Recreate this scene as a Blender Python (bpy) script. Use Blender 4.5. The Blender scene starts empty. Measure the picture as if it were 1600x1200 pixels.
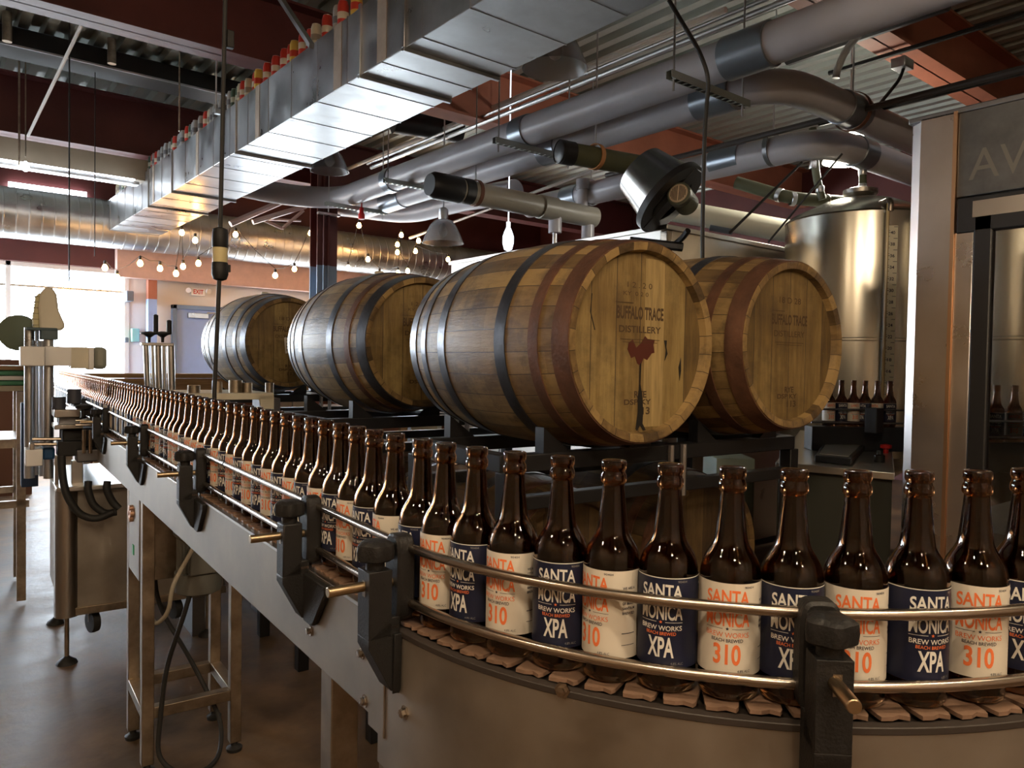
import bpy, bmesh, math, random
from mathutils import Vector, Matrix
random.seed(7)
PI = math.pi
SC = bpy.context.scene
COL = SC.collection

# ------------------------------------------------------------ camera
W, H, F = 1600.0, 1200.0, 1177.3
yaw, pitch, roll = math.radians(38.76), math.radians(1.49), math.radians(.95)
EYE = Vector((0, 0, 1.4))
fw = Vector((math.sin(yaw)*math.cos(pitch), math.cos(yaw)*math.cos(pitch), -math.sin(pitch)))
_r = Vector((math.cos(yaw), -math.sin(yaw), 0)); _u = _r.cross(fw)
rt = math.cos(roll)*_r+math.sin(roll)*_u; up = -math.sin(roll)*_r+math.cos(roll)*_u
cd = bpy.data.cameras.new('camera'); cam = bpy.data.objects.new('camera', cd); COL.objects.link(cam)
cd.sensor_width = 36; cd.lens = F/W*36; cd.clip_start = .02; cd.clip_end = 200
m = Matrix.Identity(4)
for i in range(3): m[i][0] = rt[i]; m[i][1] = up[i]; m[i][2] = -fw[i]; m[i][3] = EYE[i]
cam.matrix_world = m
SC.camera = cam
# ------------------------------------------------------------ view, world
SC.view_settings.view_transform = 'Standard'; SC.view_settings.look = 'None'
SC.view_settings.exposure = 0.38; SC.view_settings.gamma = 1.0; SC.view_settings.use_curve_mapping = False
c = SC.cycles
c.max_bounces = 14; c.diffuse_bounces = 4; c.glossy_bounces = 5; c.transmission_bounces = 12; c.transparent_max_bounces = 12
c.caustics_reflective = False; c.caustics_refractive = False; c.sample_clamp_indirect = 4.0; c.use_denoising = True
SKY = 24.0
wd = bpy.data.worlds.new('world'); SC.world = wd; wd.use_nodes = True
bg = wd.node_tree.nodes['Background']; bg.inputs[0].default_value = (.80, .90, 1, 1); bg.inputs[1].default_value = SKY

def at(u, v, ax, val):
    d = fw+rt*((u-800)/F)-up*((v-600)/F)
    if not ax: return EYE+d*val
    i = 'XYZ'.find(ax)
    return EYE+d*((val-EYE[i])/d[i])

def portal(loc, rot, sx, sy):
    l = bpy.data.lights.new('window_daylight', 'AREA'); l.shape = 'RECTANGLE'; l.size = sx; l.size_y = sy; l.cycles.is_portal = True
    o = bpy.data.objects.new('window_daylight', l); o.location = loc; o.rotation_euler = rot; COL.objects.link(o)
# daylight through the opening in the back wall
portal((.25, 11.55, 1.81), (PI/2, 0, 0), 4.3, 1.6)
portal((5.75, 11.58, 1.08), (PI/2, 0, 0), 3.7, 2.14)  # portal for the added window hidden behind the barrels
portal((-2.1, 9.95, 1.85), (PI/2, 0, PI/2), 2.5, 2.3)

# ------------------------------------------------------------ materials
MATS = {}
def srgb(h):
    h = h.lstrip('#'); r = [int(h[i:i+2], 16)/255 for i in (0, 2, 4)]
    return tuple((x/12.92 if x <= .04045 else ((x+.055)/1.055)**2.4) for x in r)+(1,)
def mat(name, col=(.5, .5, .5), rough=.5, metal=0, var=0, scale=8, col2=None, bump=0, bscale=60, trans=0, ior=1.45, emit=None, es=0, coat=0, stretch=None, rvar=0, alpha=1):
    if name in MATS: return MATS[name]
    m = bpy.data.materials.new(name); m.use_nodes = True; N = m.node_tree; P = N.nodes['Principled BSDF']
    if isinstance(col, str): col = srgb(col)
    if len(col) == 3: col = tuple(col)+(1,)
    P.inputs['Base Color'].default_value = col; P.inputs['Roughness'].default_value = rough; P.inputs['Metallic'].default_value = metal
    P.inputs['Transmission Weight'].default_value = trans; P.inputs['IOR'].default_value = ior; P.inputs['Coat Weight'].default_value = coat
    P.inputs['Alpha'].default_value = alpha
    if emit: P.inputs['Emission Color'].default_value = tuple(emit)+(1,); P.inputs['Emission Strength'].default_value = es
    if var or bump or rvar:
        tc = N.nodes.new('ShaderNodeTexCoord'); mp = N.nodes.new('ShaderNodeMapping'); N.links.new(tc.outputs['Object'], mp.inputs[0])
        if stretch: mp.inputs['Scale'].default_value = stretch
        if var or rvar:
            nz = N.nodes.new('ShaderNodeTexNoise'); nz.inputs['Scale'].default_value = scale; nz.inputs['Detail'].default_value = 6; nz.inputs['Roughness'].default_value = .6
            N.links.new(mp.outputs[0], nz.inputs['Vector'])
        if var:
            if col2 is None: col2 = tuple(x*(1-var) for x in col[:3])
            if isinstance(col2, str): col2 = srgb(col2)
            cr = N.nodes.new('ShaderNodeValToRGB'); cr.color_ramp.elements[0].position = .35; cr.color_ramp.elements[1].position = .68
            cr.color_ramp.elements[0].color = tuple(col2[:3])+(1,); cr.color_ramp.elements[1].color = col
            N.links.new(nz.outputs[0], cr.inputs[0]); N.links.new(cr.outputs[0], P.inputs['Base Color'])
        if rvar:
            mr = N.nodes.new('ShaderNodeMapRange'); mr.inputs[3].default_value = rough-rvar; mr.inputs[4].default_value = rough+rvar
            mr.inputs[1].default_value = .3; mr.inputs[2].default_value = .7
            N.links.new(nz.outputs[0], mr.inputs[0]); N.links.new(mr.outputs[0], P.inputs['Roughness'])
        if bump:
            n2 = N.nodes.new('ShaderNodeTexNoise'); n2.inputs['Scale'].default_value = bscale; n2.inputs['Detail'].default_value = 4
            N.links.new(mp.outputs[0], n2.inputs['Vector'])
            b = N.nodes.new('ShaderNodeBump'); b.inputs['Strength'].default_value = bump; b.inputs['Distance'].default_value = .01
            N.links.new(n2.outputs[0], b.inputs['Height']); N.links.new(b.outputs[0], P.inputs['Normal'])
    MATS[name] = m
    return m
steel = mat('brushed_steel', (.55, .52, .48), .30, 1, var=.10, scale=3, rvar=.03)
panel = mat('panel_steel', (.42, .38, .33), .54, 1, var=.22, scale=9, rvar=.08)
darksteel = mat('dark_steel', (.22, .22, .23), .42, 1, var=.2, scale=9)
galv = mat('galvanised', (.60, .62, .64), .36, 1, var=.3, scale=3.5, rvar=.12)
chrome = mat('polished_rod', (.44, .38, .32), .24, 1)
legst = mat('worn_steel', (.46, .38, .29), .42, 1, var=.45, scale=14, rvar=.1)
black = mat('black_plastic', (.009, .0085, .0085), .55, 0, bump=.15, bscale=300)
blackm = mat('black_paint', (.010, .010, .011), .45)
rubber = mat('rubber', (.02, .02, .02), .6)
pvc = mat('pvc', (.50, .50, .55), .32, 0, var=.08, scale=3)
pvct = mat('pvc_aged', (.42, .40, .34), .35, 0, var=.12, scale=3)
clamp = mat('collar', (.22, .25, .29), .3, .6)
maroon = mat('maroon_paint', (.115, .028, .026), .55, 0, var=.3, scale=2)
salmon = mat('primer_red', (.42, .15, .09), .6, 0, var=.25, scale=2)
deckm = mat('deck_steel', (.50, .54, .50), .42, .4, var=.2, scale=1.5)
white = mat('white_paint', (.86, .86, .86), .5)
cream = mat('cream_paint', (.72, .68, .55), .5, 0, var=.08)
tan = mat('tan_paint', (.36, .29, .21), .5, 0, var=.15, scale=3)
bluep = mat('blue_paint', (.38, .54, .95), .45, 0, var=.05)
wood = mat('timber', (.48, .30, .14), .6, 0, var=.45, scale=6, stretch=(.4, 6, 6), bump=.1)
card = mat('cardboard', (.42, .28, .16), .8, 0, var=.1)
concrete = mat('concrete', (.24, .155, .092), .48, 0, var=.5, scale=2.3, col2=(.085, .058, .038, 1), rvar=.10, bump=.15, bscale=25)
glassy = mat('clear_glass', (.9, .92, .9), .03, 0, trans=1, ior=1.45)
prism = mat('prismatic_plastic', (.85, .88, .92), .18, 0, trans=.75, ior=1.3)
warm = mat('bulb_glow', (1, .7, .35), .4, emit=(1, .50, .16), es=60)
warmd = mat('lamp_glow', (1, .8, .5), .4, emit=(1, .78, .50), es=60)
whiteglow = mat('tube_glow', (1, 1, 1), .4, emit=(.85, .92, 1), es=9)
orange = mat('orange_ink', (.86, .20, .06), .6)
ink = mat('navy_ink', (.012, .014, .035), .5)
inkw = mat('white_ink', (.78, .76, .70), .55)
inkg = mat('grey_ink', (.28, .27, .25), .6)
paperw = mat('paper_label', (.74, .68, .58), .5, 0, var=.05, scale=30)
papern = mat('navy_label', (.010, .014, .042), .42, 0, var=.25, scale=30)
amber = mat('amber_glass', (.26, .115, .042), .02, 0, trans=1, ior=1.5)
beltm = mat('chain_plate', (.25, .155, .105), .42, 0, var=.25, scale=40)
beltd = mat('wear_strip', (.035, .028, .024), .5)
stamp = mat('faded_stamp', (.075, .045, .022), .8)
stainr = mat('wet_stain', (.085, .022, .014), .45)
charm = mat('black_stain', (.012, .010, .008), .6)
redp = mat('red_plastic', (.55, .02, .02), .4)
greenp = mat('green_plastic', (.02, .35, .08), .4)
rulerm = mat('ruler_yellow', (.84, .80, .64), .5)

def wood_stave(name, axis_mode, n, c1, c2, c3):
    """aged oak: a tone of its own for every board; boards run round the barrel (axis_mode 0) or across the head (1)"""
    m = bpy.data.materials.new(name); m.use_nodes = True; N = m.node_tree; L = N.links; P = N.nodes['Principled BSDF']
    tc = N.nodes.new('ShaderNodeTexCoord'); sx = N.nodes.new('ShaderNodeSeparateXYZ'); L.new(tc.outputs['Object'], sx.inputs[0])
    def mth(op, a, b=None):
        k = N.nodes.new('ShaderNodeMath'); k.operation = op
        for i, x in enumerate((a, b)):
            if x is None: continue
            if isinstance(x, (int, float)): k.inputs[i].default_value = x
            else: L.new(x, k.inputs[i])
        return k.outputs[0]
    if axis_mode == 0:
        a = mth('ARCTAN2', sx.outputs[0], sx.outputs[2]); t = mth('MULTIPLY', a, n/(2*PI))
    else:
        t = mth('MULTIPLY', sx.outputs[0], n)
    fl = mth('FLOOR', t); fr = mth('FRACT', t)
    oi = N.nodes.new('ShaderNodeObjectInfo')
    seed = mth('ADD', fl, mth('MULTIPLY', oi.outputs['Random'], 97.0))
    wn = N.nodes.new('ShaderNodeTexWhiteNoise'); wn.noise_dimensions = '1D'; L.new(seed, wn.inputs['W'])
    mp = N.nodes.new('ShaderNodeMapping'); L.new(tc.outputs['Object'], mp.inputs[0])
    mp.inputs['Scale'].default_value = (14, 2.0, 14) if axis_mode == 0 else (26, 26, 2.4)
    nz = N.nodes.new('ShaderNodeTexNoise'); nz.inputs['Scale'].default_value = 2.2; nz.inputs['Detail'].default_value = 8; nz.inputs['Roughness'].default_value = .65
    L.new(mp.outputs[0], nz.inputs['Vector'])
    n3 = N.nodes.new('ShaderNodeTexNoise'); n3.inputs['Scale'].default_value = 4.5; n3.inputs['Detail'].default_value = 5; L.new(tc.outputs['Object'], n3.inputs['Vector'])
    seg = mth('FLOOR', mth('ADD', mth('MULTIPLY', sx.outputs[1 if axis_mode == 0 else 2], 9.0), mth('MULTIPLY', wn.outputs[0], 5.0)))
    w2 = N.nodes.new('ShaderNodeTexWhiteNoise'); w2.noise_dimensions = '1D'; L.new(mth('ADD', seed, mth('MULTIPLY', seg, 13.7)), w2.inputs['W'])
    s = mth('ADD', mth('ADD', mth('MULTIPLY', wn.outputs[0], .34), mth('MULTIPLY', w2.outputs[0], .20 if axis_mode == 0 else .04)), mth('ADD', mth('MULTIPLY', nz.outputs[0], .55), mth('MULTIPLY', n3.outputs[0], .55)))
    cr = N.nodes.new('ShaderNodeValToRGB'); e = cr.color_ramp.elements
    e[0].position = .50; e[0].color = c1; e[1].position = 1.0; e[1].color = c3; k = e.new(.76); k.color = c2
    L.new(s, cr.inputs[0])
    gap = mth('MULTIPLY', mth('ABSOLUTE', mth('SUBTRACT', fr, .5)), 2.0)
    g = mth('GREATER_THAN', gap, .965 if axis_mode == 0 else .975)
    n4 = N.nodes.new('ShaderNodeTexNoise'); n4.inputs['Scale'].default_value = 7.5; n4.inputs['Detail'].default_value = 9; n4.inputs['Roughness'].default_value = .72
    m4 = N.nodes.new('ShaderNodeMapping'); L.new(tc.outputs['Object'], m4.inputs[0]); m4.inputs['Location'].default_value = (3, 5, 7); L.new(m4.outputs[0], n4.inputs['Vector'])
    gr = N.nodes.new('ShaderNodeMapRange'); gr.inputs[1].default_value = .49; gr.inputs[2].default_value = .70; gr.inputs[3].default_value = 0; gr.inputs[4].default_value = .88 if axis_mode == 0 else .5; L.new(n4.outputs[0], gr.inputs[0])
    mg = N.nodes.new('ShaderNodeMixRGB'); L.new(gr.outputs[0], mg.inputs[0]); L.new(cr.outputs[0], mg.inputs[1]); mg.inputs[2].default_value = (.035, .024, .015, 1)
    mx = N.nodes.new('ShaderNodeMixRGB'); L.new(g, mx.inputs[0]); L.new(mg.outputs[0], mx.inputs[1]); mx.inputs[2].default_value = (.03, .018, .01, 1)
    L.new(mx.outputs[0], P.inputs['Base Color']); P.inputs['Roughness'].default_value = .50 if axis_mode == 0 else .6
    b = N.nodes.new('ShaderNodeBump'); b.inputs['Strength'].default_value = .5; b.inputs['Distance'].default_value = .006
    hh = mth('SUBTRACT', nz.outputs[0], g); L.new(hh, b.inputs['Height']); L.new(b.outputs[0], P.inputs['Normal'])
    return m
oak = wood_stave('oak_staves', 0, 30, (.045, .028, .013, 1), (.165, .102, .040, 1), (.33, .22, .088, 1))
oakd = wood_stave('shaded_oak', 0, 30, (.03, .018, .009, 1), (.085, .050, .020, 1), (.16, .10, .04, 1))  # darkened copy of the oak, paints in the shade under the upper tier
oakdh = wood_stave('shaded_oak_head', 1, 10.5, (.035, .020, .009, 1), (.09, .055, .020, 1), (.15, .10, .04, 1))  # head boards darkened for the same lower-tier shade
oakh = wood_stave('oak_head', 1, 10.5, (.068, .041, .015, 1), (.185, .118, .038, 1), (.33, .235, .088, 1))
hoopm = mat('rusty_hoop', (.17, .080, .045), .52, .35, var=.5, scale=9, col2=(.075, .038, .025, 1), bump=.2, bscale=80)
hoopd = mat('dark_hoop', (.10, .10, .11), .36, .8, var=.4, scale=9, bump=.1)

concrete.node_tree.nodes['Principled BSDF'].inputs['Specular IOR Level'].default_value = .22
# ------------------------------------------------------------ mesh helpers
class MB:
    def __init__(s): s.v = []; s.f = []
    def add(s, vs, fs):
        n = len(s.v); s.v += [tuple(v) for v in vs]; s.f += [tuple(i+n for i in f) for f in fs]; return s
    def box(s, x0, x1, y0, y1, z0, z1, M=None):
        vs = [Vector((x, y, z)) for z in (z0, z1) for y in (y0, y1) for x in (x0, x1)]
        if M is not None: vs = [M@v for v in vs]
        return s.add(vs, [(0, 2, 3, 1), (4, 5, 7, 6), (0, 1, 5, 4), (2, 6, 7, 3), (0, 4, 6, 2), (1, 3, 7, 5)])
    def rings(s, R, cap0=True, cap1=True, close=False):
        n = len(R[0]); vs = [v for r in R for v in r]; fs = []
        k = len(R)
        for i in range(k if close else k-1):
            for j in range(n):
                a = i*n+j; b = i*n+(j+1) % n; c2 = ((i+1) % k)*n+(j+1) % n; d = ((i+1) % k)*n+j
                fs.append((a, b, c2, d))
        if not close:
            if cap0: fs.append(tuple(range(n-1, -1, -1)))
            if cap1: fs.append(tuple((k-1)*n+j for j in range(n)))
        return s.add(vs, fs)
    def tube(s, pts, r, n=12, cap=True):
        pts = [Vector(p) for p in pts]; rr = r if isinstance(r, (list, tuple)) else [r]*len(pts)
        T = []
        for i in range(len(pts)):
            a = pts[max(i-1, 0)]; b = pts[min(i+1, len(pts)-1)]; T.append((b-a).normalized())
        x = T[0].orthogonal().normalized(); R = []
        for i, p in enumerate(pts):
            x = (x-T[i]*x.dot(T[i])).normalized(); y = T[i].cross(x)
            R.append([p+(x*math.cos(2*PI*j/n)+y*math.sin(2*PI*j/n))*rr[i] for j in range(n)])
        return s.rings(R, cap, cap)
    def cyl(s, a, b, r, n=20): return s.tube([a, b], r, n)
    def lathe(s, prof, n=32, M=None, cap=True, close=False):
        R = []
        for r, z in prof:
            ring = [Vector((r*math.cos(2*PI*j/n), r*math.sin(2*PI*j/n), z)) for j in range(n)]
            if M is not None: ring = [M@v for v in ring]
            R.append(ring)
        return s.rings(R, cap, cap, close)
    def prism(s, poly, off):
        poly = [Vector(p) for p in poly]; off = Vector(off); n = len(poly)
        vs = poly+[p+off for p in poly]
        return s.add(vs, [tuple(range(n-1, -1, -1)), tuple(range(n, 2*n))]+[(i, (i+1) % n, n+(i+1) % n, n+i) for i in range(n)])
    def build(s, name, m, parent=None, bevel=0, smooth=True, ang=35, seg=2):
        me = bpy.data.meshes.new(name); me.from_pydata(s.v, [], s.f); me.update()
        b = bmesh.new(); b.from_mesh(me); bmesh.ops.recalc_face_normals(b, faces=b.faces); b.to_mesh(me); b.free()
        if smooth:
            me.shade_smooth(); me.set_sharp_from_angle(angle=math.radians(ang))
        me.materials.append(m)
        o = bpy.data.objects.new(name, me); COL.objects.link(o)
        if parent is not None:
            o.parent = parent
            if '_abs' in parent: o.matrix_parent_inverse = (Matrix.Translation(Vector(parent['_abs']))).inverted()
        if bevel:
            md = o.modifiers.new('bevel', 'BEVEL'); md.width = bevel; md.segments = seg; md.limit_method = 'ANGLE'; md.angle_limit = math.radians(40)
        return o
def lookM(p, axis, upv=(0, 0, 1)):
    """matrix whose local z runs along axis"""
    z = Vector(axis).normalized(); x = Vector(upv).cross(z)
    if x.length < 1e-4: x = Vector((1, 0, 0))
    x.normalize(); y = z.cross(x); M = Matrix.Identity(4)
    for i in range(3): M[i][0] = x[i]; M[i][1] = y[i]; M[i][2] = z[i]; M[i][3] = p[i]
    return M
def bend(pts, rad, k=7):
    """polyline with rounded corners"""
    pts = [Vector(p) for p in pts]; out = [pts[0]]
    for i in range(1, len(pts)-1):
        a, b, c2 = pts[i-1], pts[i], pts[i+1]; d0 = (a-b); d1 = (c2-b)
        r = min(rad, d0.length*.49, d1.length*.49); p0 = b+d0.normalized()*r; p1 = b+d1.normalized()*r
        for j in range(k+1):
            t = j/k; out.append(p0*(1-t)**2+b*2*t*(1-t)+p1*t*t)
    out.append(pts[-1]); return out
def tag(o, label, cat, group=None, kind=None):
    if label: o['label'] = label
    if cat: o['category'] = cat
    if group: o['group'] = group
    if kind: o['kind'] = kind
    return o
def root(name, label, cat, loc=(0, 0, 0), rz=0, group=None, absolute=False):
    """Empty at the thing's base; absolute=True lets parts be given in world coordinates"""
    o = bpy.data.objects.new(name, None); o.empty_display_size = .1; COL.objects.link(o); o.location = loc; o.rotation_euler = (0, 0, rz)
    if absolute: o['_abs'] = list(loc)
    return tag(o, label, cat, group)
def struct(o, label=None): return tag(o, label, None, None, 'structure')
def copy_tree(o, parent=None):
    c2 = o.copy(); COL.objects.link(c2); c2.parent = parent
    for ch in list(o.children): copy_tree(ch, c2)
    return c2
def text_bm(s, w=None, h=None, bold=0.0, size=1.0):
    """flat lettering, centred at the origin, scaled to w x h"""
    cu = bpy.data.curves.new('letters', 'FONT'); cu.body = s; cu.size = size; cu.offset = bold; cu.resolution_u = 4; cu.align_x = 'CENTER'
    o = bpy.data.objects.new('letters', cu); COL.objects.link(o)
    me = bpy.data.meshes.new_from_object(o.evaluated_get(bpy.context.evaluated_depsgraph_get()))
    bpy.data.objects.remove(o); vs = [v.co.copy() for v in me.vertices]; fs = [tuple(p.vertices) for p in me.polygons]
    bpy.data.meshes.remove(me); bpy.data.curves.remove(cu)
    x0 = min(v.x for v in vs); x1 = max(v.x for v in vs); y0 = min(v.y for v in vs); y1 = max(v.y for v in vs)
    sx = w/(x1-x0) if w else None; sy = h/(y1-y0) if h else None
    sx = sx or sy; sy = sy or sx
    return [Vector(((v.x-(x0+x1)/2)*sx, (v.y-(y0+y1)/2)*sy, 0)) for v in vs], fs

# ------------------------------------------------------------ setting
o = MB().box(-2.3, 10, -3.2, 11.9, -.1, 0).build('floor', concrete, smooth=False); struct(o)
def fluted(x0, x1, y0, y1, z, pitch=.19, d=.06):
    v = []; f = []; x = x0; prof = []
    while x < x1:
        prof += [(x, z), (x+pitch*.42, z), (x+pitch*.52, z+d), (x+pitch*.9, z+d)]; x += pitch
    prof += [(x, z)]
    for px, pz in prof: v += [(px, y0, pz), (px, y1, pz), (px, y1, z+d+.02), (px, y0, z+d+.02)]
    for i in range(len(prof)-1):
        a = 4*i; b = a+4; f += [(a, b, b+1, a+1), (a+3, a+2, b+2, b+3), (a, a+3, b+3, b), (a+1, b+1, b+2, a+2)]
    mb = MB(); mb.add(v, f); return mb
struct(fluted(-2.3, 10, -3.2, 11.9, 4.2).build('ceiling', deckm, smooth=False))
# back wall (y 11.6) with the opening and one added behind the barrels, left wall with the roll-up opening
wb = MB().box(-2.3, -1.9, 11.6, 11.75, 0, 2.9).box(2.42, 3.9, 11.6, 11.75, 0, 2.62).box(7.6, 10, 11.6, 11.75, 0, 2.62).box(3.9, 7.6, 11.6, 11.75, 2.15, 2.62).box(-1.9, 2.42, 11.6, 11.75, 0, 1.0)
struct(wb.build('wall_back', white, smooth=False))
struct(MB().box(-2.3, 10, 11.5, 11.75, 2.62, 4.3).build('wall_back_upper', maroon, smooth=False))
struct(MB().box(-2.3, -2.15, -3.2, 8.7, 0, 4.3).box(-2.3, -2.15, 11.2, 11.6, 0, 4.3).box(-2.3, -2.15, 8.7, 11.2, 3.0, 4.3).box(-2.3, -2.15, 8.7, 11.2, 0, .7).build('wall_left', mat('tan_wall', (.30, .22, .15), .7), smooth=False))
fr = MB()
for y in (8.7, 9.9, 11.14): fr.box(-2.28, -2.2, y, y+.06, .7, 3.0)
struct(fr.box(-2.28, -2.2, 8.7, 11.2, .7, .76).box(-2.28, -2.2, 8.7, 11.2, 2.94, 3.0).build('window_2', white, bevel=.004))
struct(MB().box(9.9, 10, -3.2, 11.9, 0, 4.3).build('wall_right', maroon, smooth=False))
struct(MB().box(-2.3, 10, -3.3, -3.2, 0, 4.3).build('wall_front', mat('brown_wall', (.42, .32, .24), .7), smooth=False))
# frames in the openings
fr = MB().box(-1.9, 2.42, 11.58, 11.66, 1.0, 1.06).box(-1.9, 2.42, 11.58, 11.66, 2.56, 2.62)
for x in (-1.9, -.46, .98, 2.36): fr.box(x, x+.06, 11.58, 11.66, 1.0, 2.62)
struct(fr.build('window_1', white, bevel=.004))
fr = MB()
for x in (3.9, 5.1, 6.3, 7.5): fr.box(x, x+.07, 11.62, 11.70, .0, 2.15)
struct(fr.box(3.9, 7.57, 11.62, 11.70, 2.08, 2.15).build('window_added', white, bevel=.004))  # added window, unseen behind the barrels, brightens duct and pipe undersides
struct(MB().box(-1.9, 2.36, 11.595, 11.6, 2.30, 2.33).build('trim_1', galv))
# ground outside
struct(MB().box(-30, -2.3, -10, 11.9, -.12, -.02).build('pavement', mat('pavement', (.5, .5, .48), .8), smooth=False))
struct(MB().box(-30, 40, 11.9, 60, -.12, -.02).build('pavement', mat('pavement', (.5, .5, .48), .8), smooth=False))
# steel beams across the room
def ibeam(y, z0, z1, m, x0=-2.15, x1=9.9, w=.24):
    mb = MB().box(x0, x1, y-w/2, y+w/2, z0, z0+.022).box(x0, x1, y-w/2, y+w/2, z1-.02, z1).box(x0, x1, y-.007, y+.007, z0, z1)
    o = mb.build('ceiling_beam', m, smooth=False); struct(o, None); return o
ibeam(2.62, 3.74, 4.2, salmon); ibeam(5.85, 3.68, 4.2, salmon, 2.9); ibeam(5.85, 3.68, 4.2, maroon, -2.15, 2.9); ibeam(9.05, 3.6, 4.2, maroon); ibeam(-.6, 3.7, 4.2, maroon)
# a cross girder running away over the duct side
# blue door with frame
dl = at(268, 500, 'Y', 11.6); dx0 = dl.x
d = root('door_1', None, None, (dx0+.5, 11.55, 0), absolute=True); d['kind'] = 'structure'
MB().box(dx0+.05, dx0+1.0, 11.54, 11.58, .01, 2.12).build('door_leaf', bluep, d, .004)
MB().box(dx0-.01, dx0+.05, 11.5, 11.6, 0, 2.18).box(dx0+1.0, dx0+1.06, 11.5, 11.6, 0, 2.18).box(dx0-.01, dx0+1.06, 11.5, 11.6, 2.12, 2.18).build('door_frame', mat('blue_frame', (.22, .33, .52), .45), d, .004)
MB().box(dx0+.2, dx0+.48, 11.47, 11.54, 2.0, 2.07).cyl((dx0+.45, 11.45, 2.08), (dx0+.6, 11.4, 2.08), .01, 8).build('door_closer', galv, d, .004)
MB().box(dx0+.26, dx0+.95, 11.47, 11.50, 1.05, 1.11).box(dx0+.26, dx0+.31, 11.47, 11.54, 1.04, 1.12).build('push_bar', steel, d, .006)
MB().box(dx0+.26, dx0+.9, 11.53, 11.54, .82, .95).build('kick_plate', galv, d)
# white rail, red and blue steel post left of the door
px = at(228, 500, 'Y', 11.5).x; px2 = at(242, 500, 'Y', 11.5).x
zr = at(235, 468, 'Y', 11.5).z
sc_ = root('steel_post', 'slim post left of the blue door, red above and pale blue below', 'post', ((px+px2)/2, 11.45, 0), absolute=True)
MB().box(px, px2, 11.38, 11.5, zr, 2.62).build('red_upper', salmon, sc_, .003); MB().box(px, px2, 11.38, 11.5, 0, zr).build('blue_lower', bluep, sc_, .003)
# big column
cx0 = at(491, 420, 'Y', 8.6); cx1 = at(522, 420, 'Y', 8.6); zc = at(505, 416, 'Y', 8.6).z
co = root('steel_column', 'wide-flange steel column, maroon above and grey-blue below, behind the barrels', 'column', ((cx0.x+cx1.x)/2, 8.6, 0), absolute=True)
def colm(z0, z1, m, n):
    a, b = cx0.x, cx1.x
    MB().box(a, b, 8.52, 8.535, z0, z1).box(a, b, 8.72, 8.735, z0, z1).box((a+b)/2-.006, (a+b)/2+.006, 8.535, 8.72, z0, z1).cyl((a+.07, 8.49, z0), (a+.07, 8.49, z1), .012, 8).cyl((a+.13, 8.49, z0), (a+.13, 8.49, z1), .016, 8).build(n, m, co, smooth=True)
colm(0, zc, mat('greyblue', (.22, .30, .40), .5), 'lower_length'); colm(zc, 4.19, maroon, 'upper_length')
MB().box(cx0.x-.01, cx1.x+.01, 8.46, 8.52, zc+.6, zc+.625).build('pipe_strap', galv, co)
# timber rail wall behind the row
a = at(128, 583, 'Y', 8.2); b = at(350, 584, 'Y', 8.2)
tr = root('timber_bar_rail', 'long low timber barrier of stacked boards behind the bottle row', 'barrier', ((a.x+b.x)/2, 8.2, 0), absolute=True)
zt = a.z
MB().box(a.x, b.x+3.2, 8.13, 8.27, zt-.045, zt).build('cap_board', wood, tr, .004)
MB().box(a.x+.02, b.x+3.2, 8.17, 8.23, zt-.26, zt-.05).build('rail_board', wood, tr, .004)
for k in range(6): MB().box(a.x+.1+k*.85, a.x+.2+k*.85, 8.19, 8.26, 0, zt-.05).build('post', wood, tr, .004)
MB().box(a.x+.02, b.x+3.2, 8.24, 8.26, .1, zt-.3).build('lower_cladding', mat('redwood', (.20, .07, .035), .7, var=.3, scale=3), tr)
# things on the back wall
def wallbox(name, label, cat, u0, v0, u1, v1, m, dpt=.12, y=11.6, g=None):
    a = at(u0, v0, 'Y', y-dpt); b = at(u1, v1, 'Y', y-dpt)
    o = MB().box(a.x, b.x, y-dpt, y-.002, b.z, a.z).build(name, m, None, .01); tag(o, label, cat, g); return o
wallbox('wall_speaker', 'small grey loudspeaker high on the white wall left of the red and blue post', 'speaker', 198, 454, 209, 471, mat('grey_plastic', (.16, .18, .22), .5), .2)
wallbox('soap_dispenser', 'pale turquoise soap dispenser on the white wall', 'dispenser', 206, 513, 218, 534, mat('turquoise', (.30, .62, .60), .4), .1)
wallbox('wall_switch', 'small grey switch box beside the turquoise dispenser', 'switch', 195, 527, 201, 535, mat('grey_plastic', (.16, .18, .22), .5), .05)
ex = root('exit_sign', 'white emergency exit sign with two small lamps above the blue door', 'sign', at(310, 466, 'Y', 11.5), absolute=True)
a = at(299, 449, 'Y', 11.5); b = at(321, 463, 'Y', 11.5)
MB().box(a.x, b.x, 11.5, 11.56, b.z, a.z).build('housing', white, ex, .008)
vs, fs = text_bm('EXIT', (b.x-a.x)*.7, (a.z-b.z)*.55, .02)
MB().add([(v.x+(a.x+b.x)/2, 11.497, v.y+(a.z+b.z)/2) for v in vs], fs).build('lettering', redp, ex, smooth=False)
for s_ in (-1, 1):
    xx = (a.x+b.x)/2+s_*(b.x-a.x)*.62
    MB().lathe([(.01, 0), (.035, .02), (.04, .06)], 16, lookM((xx, 11.53, a.z-.03), (s_*.4, -1, -.3))).build('lamp_head', white, ex)
MB().cyl(((a.x+b.x)/2, 11.53, a.z), ((a.x+b.x)/2, 11.53, a.z+.12), .008, 8).build('conduit', white, ex)
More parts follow.
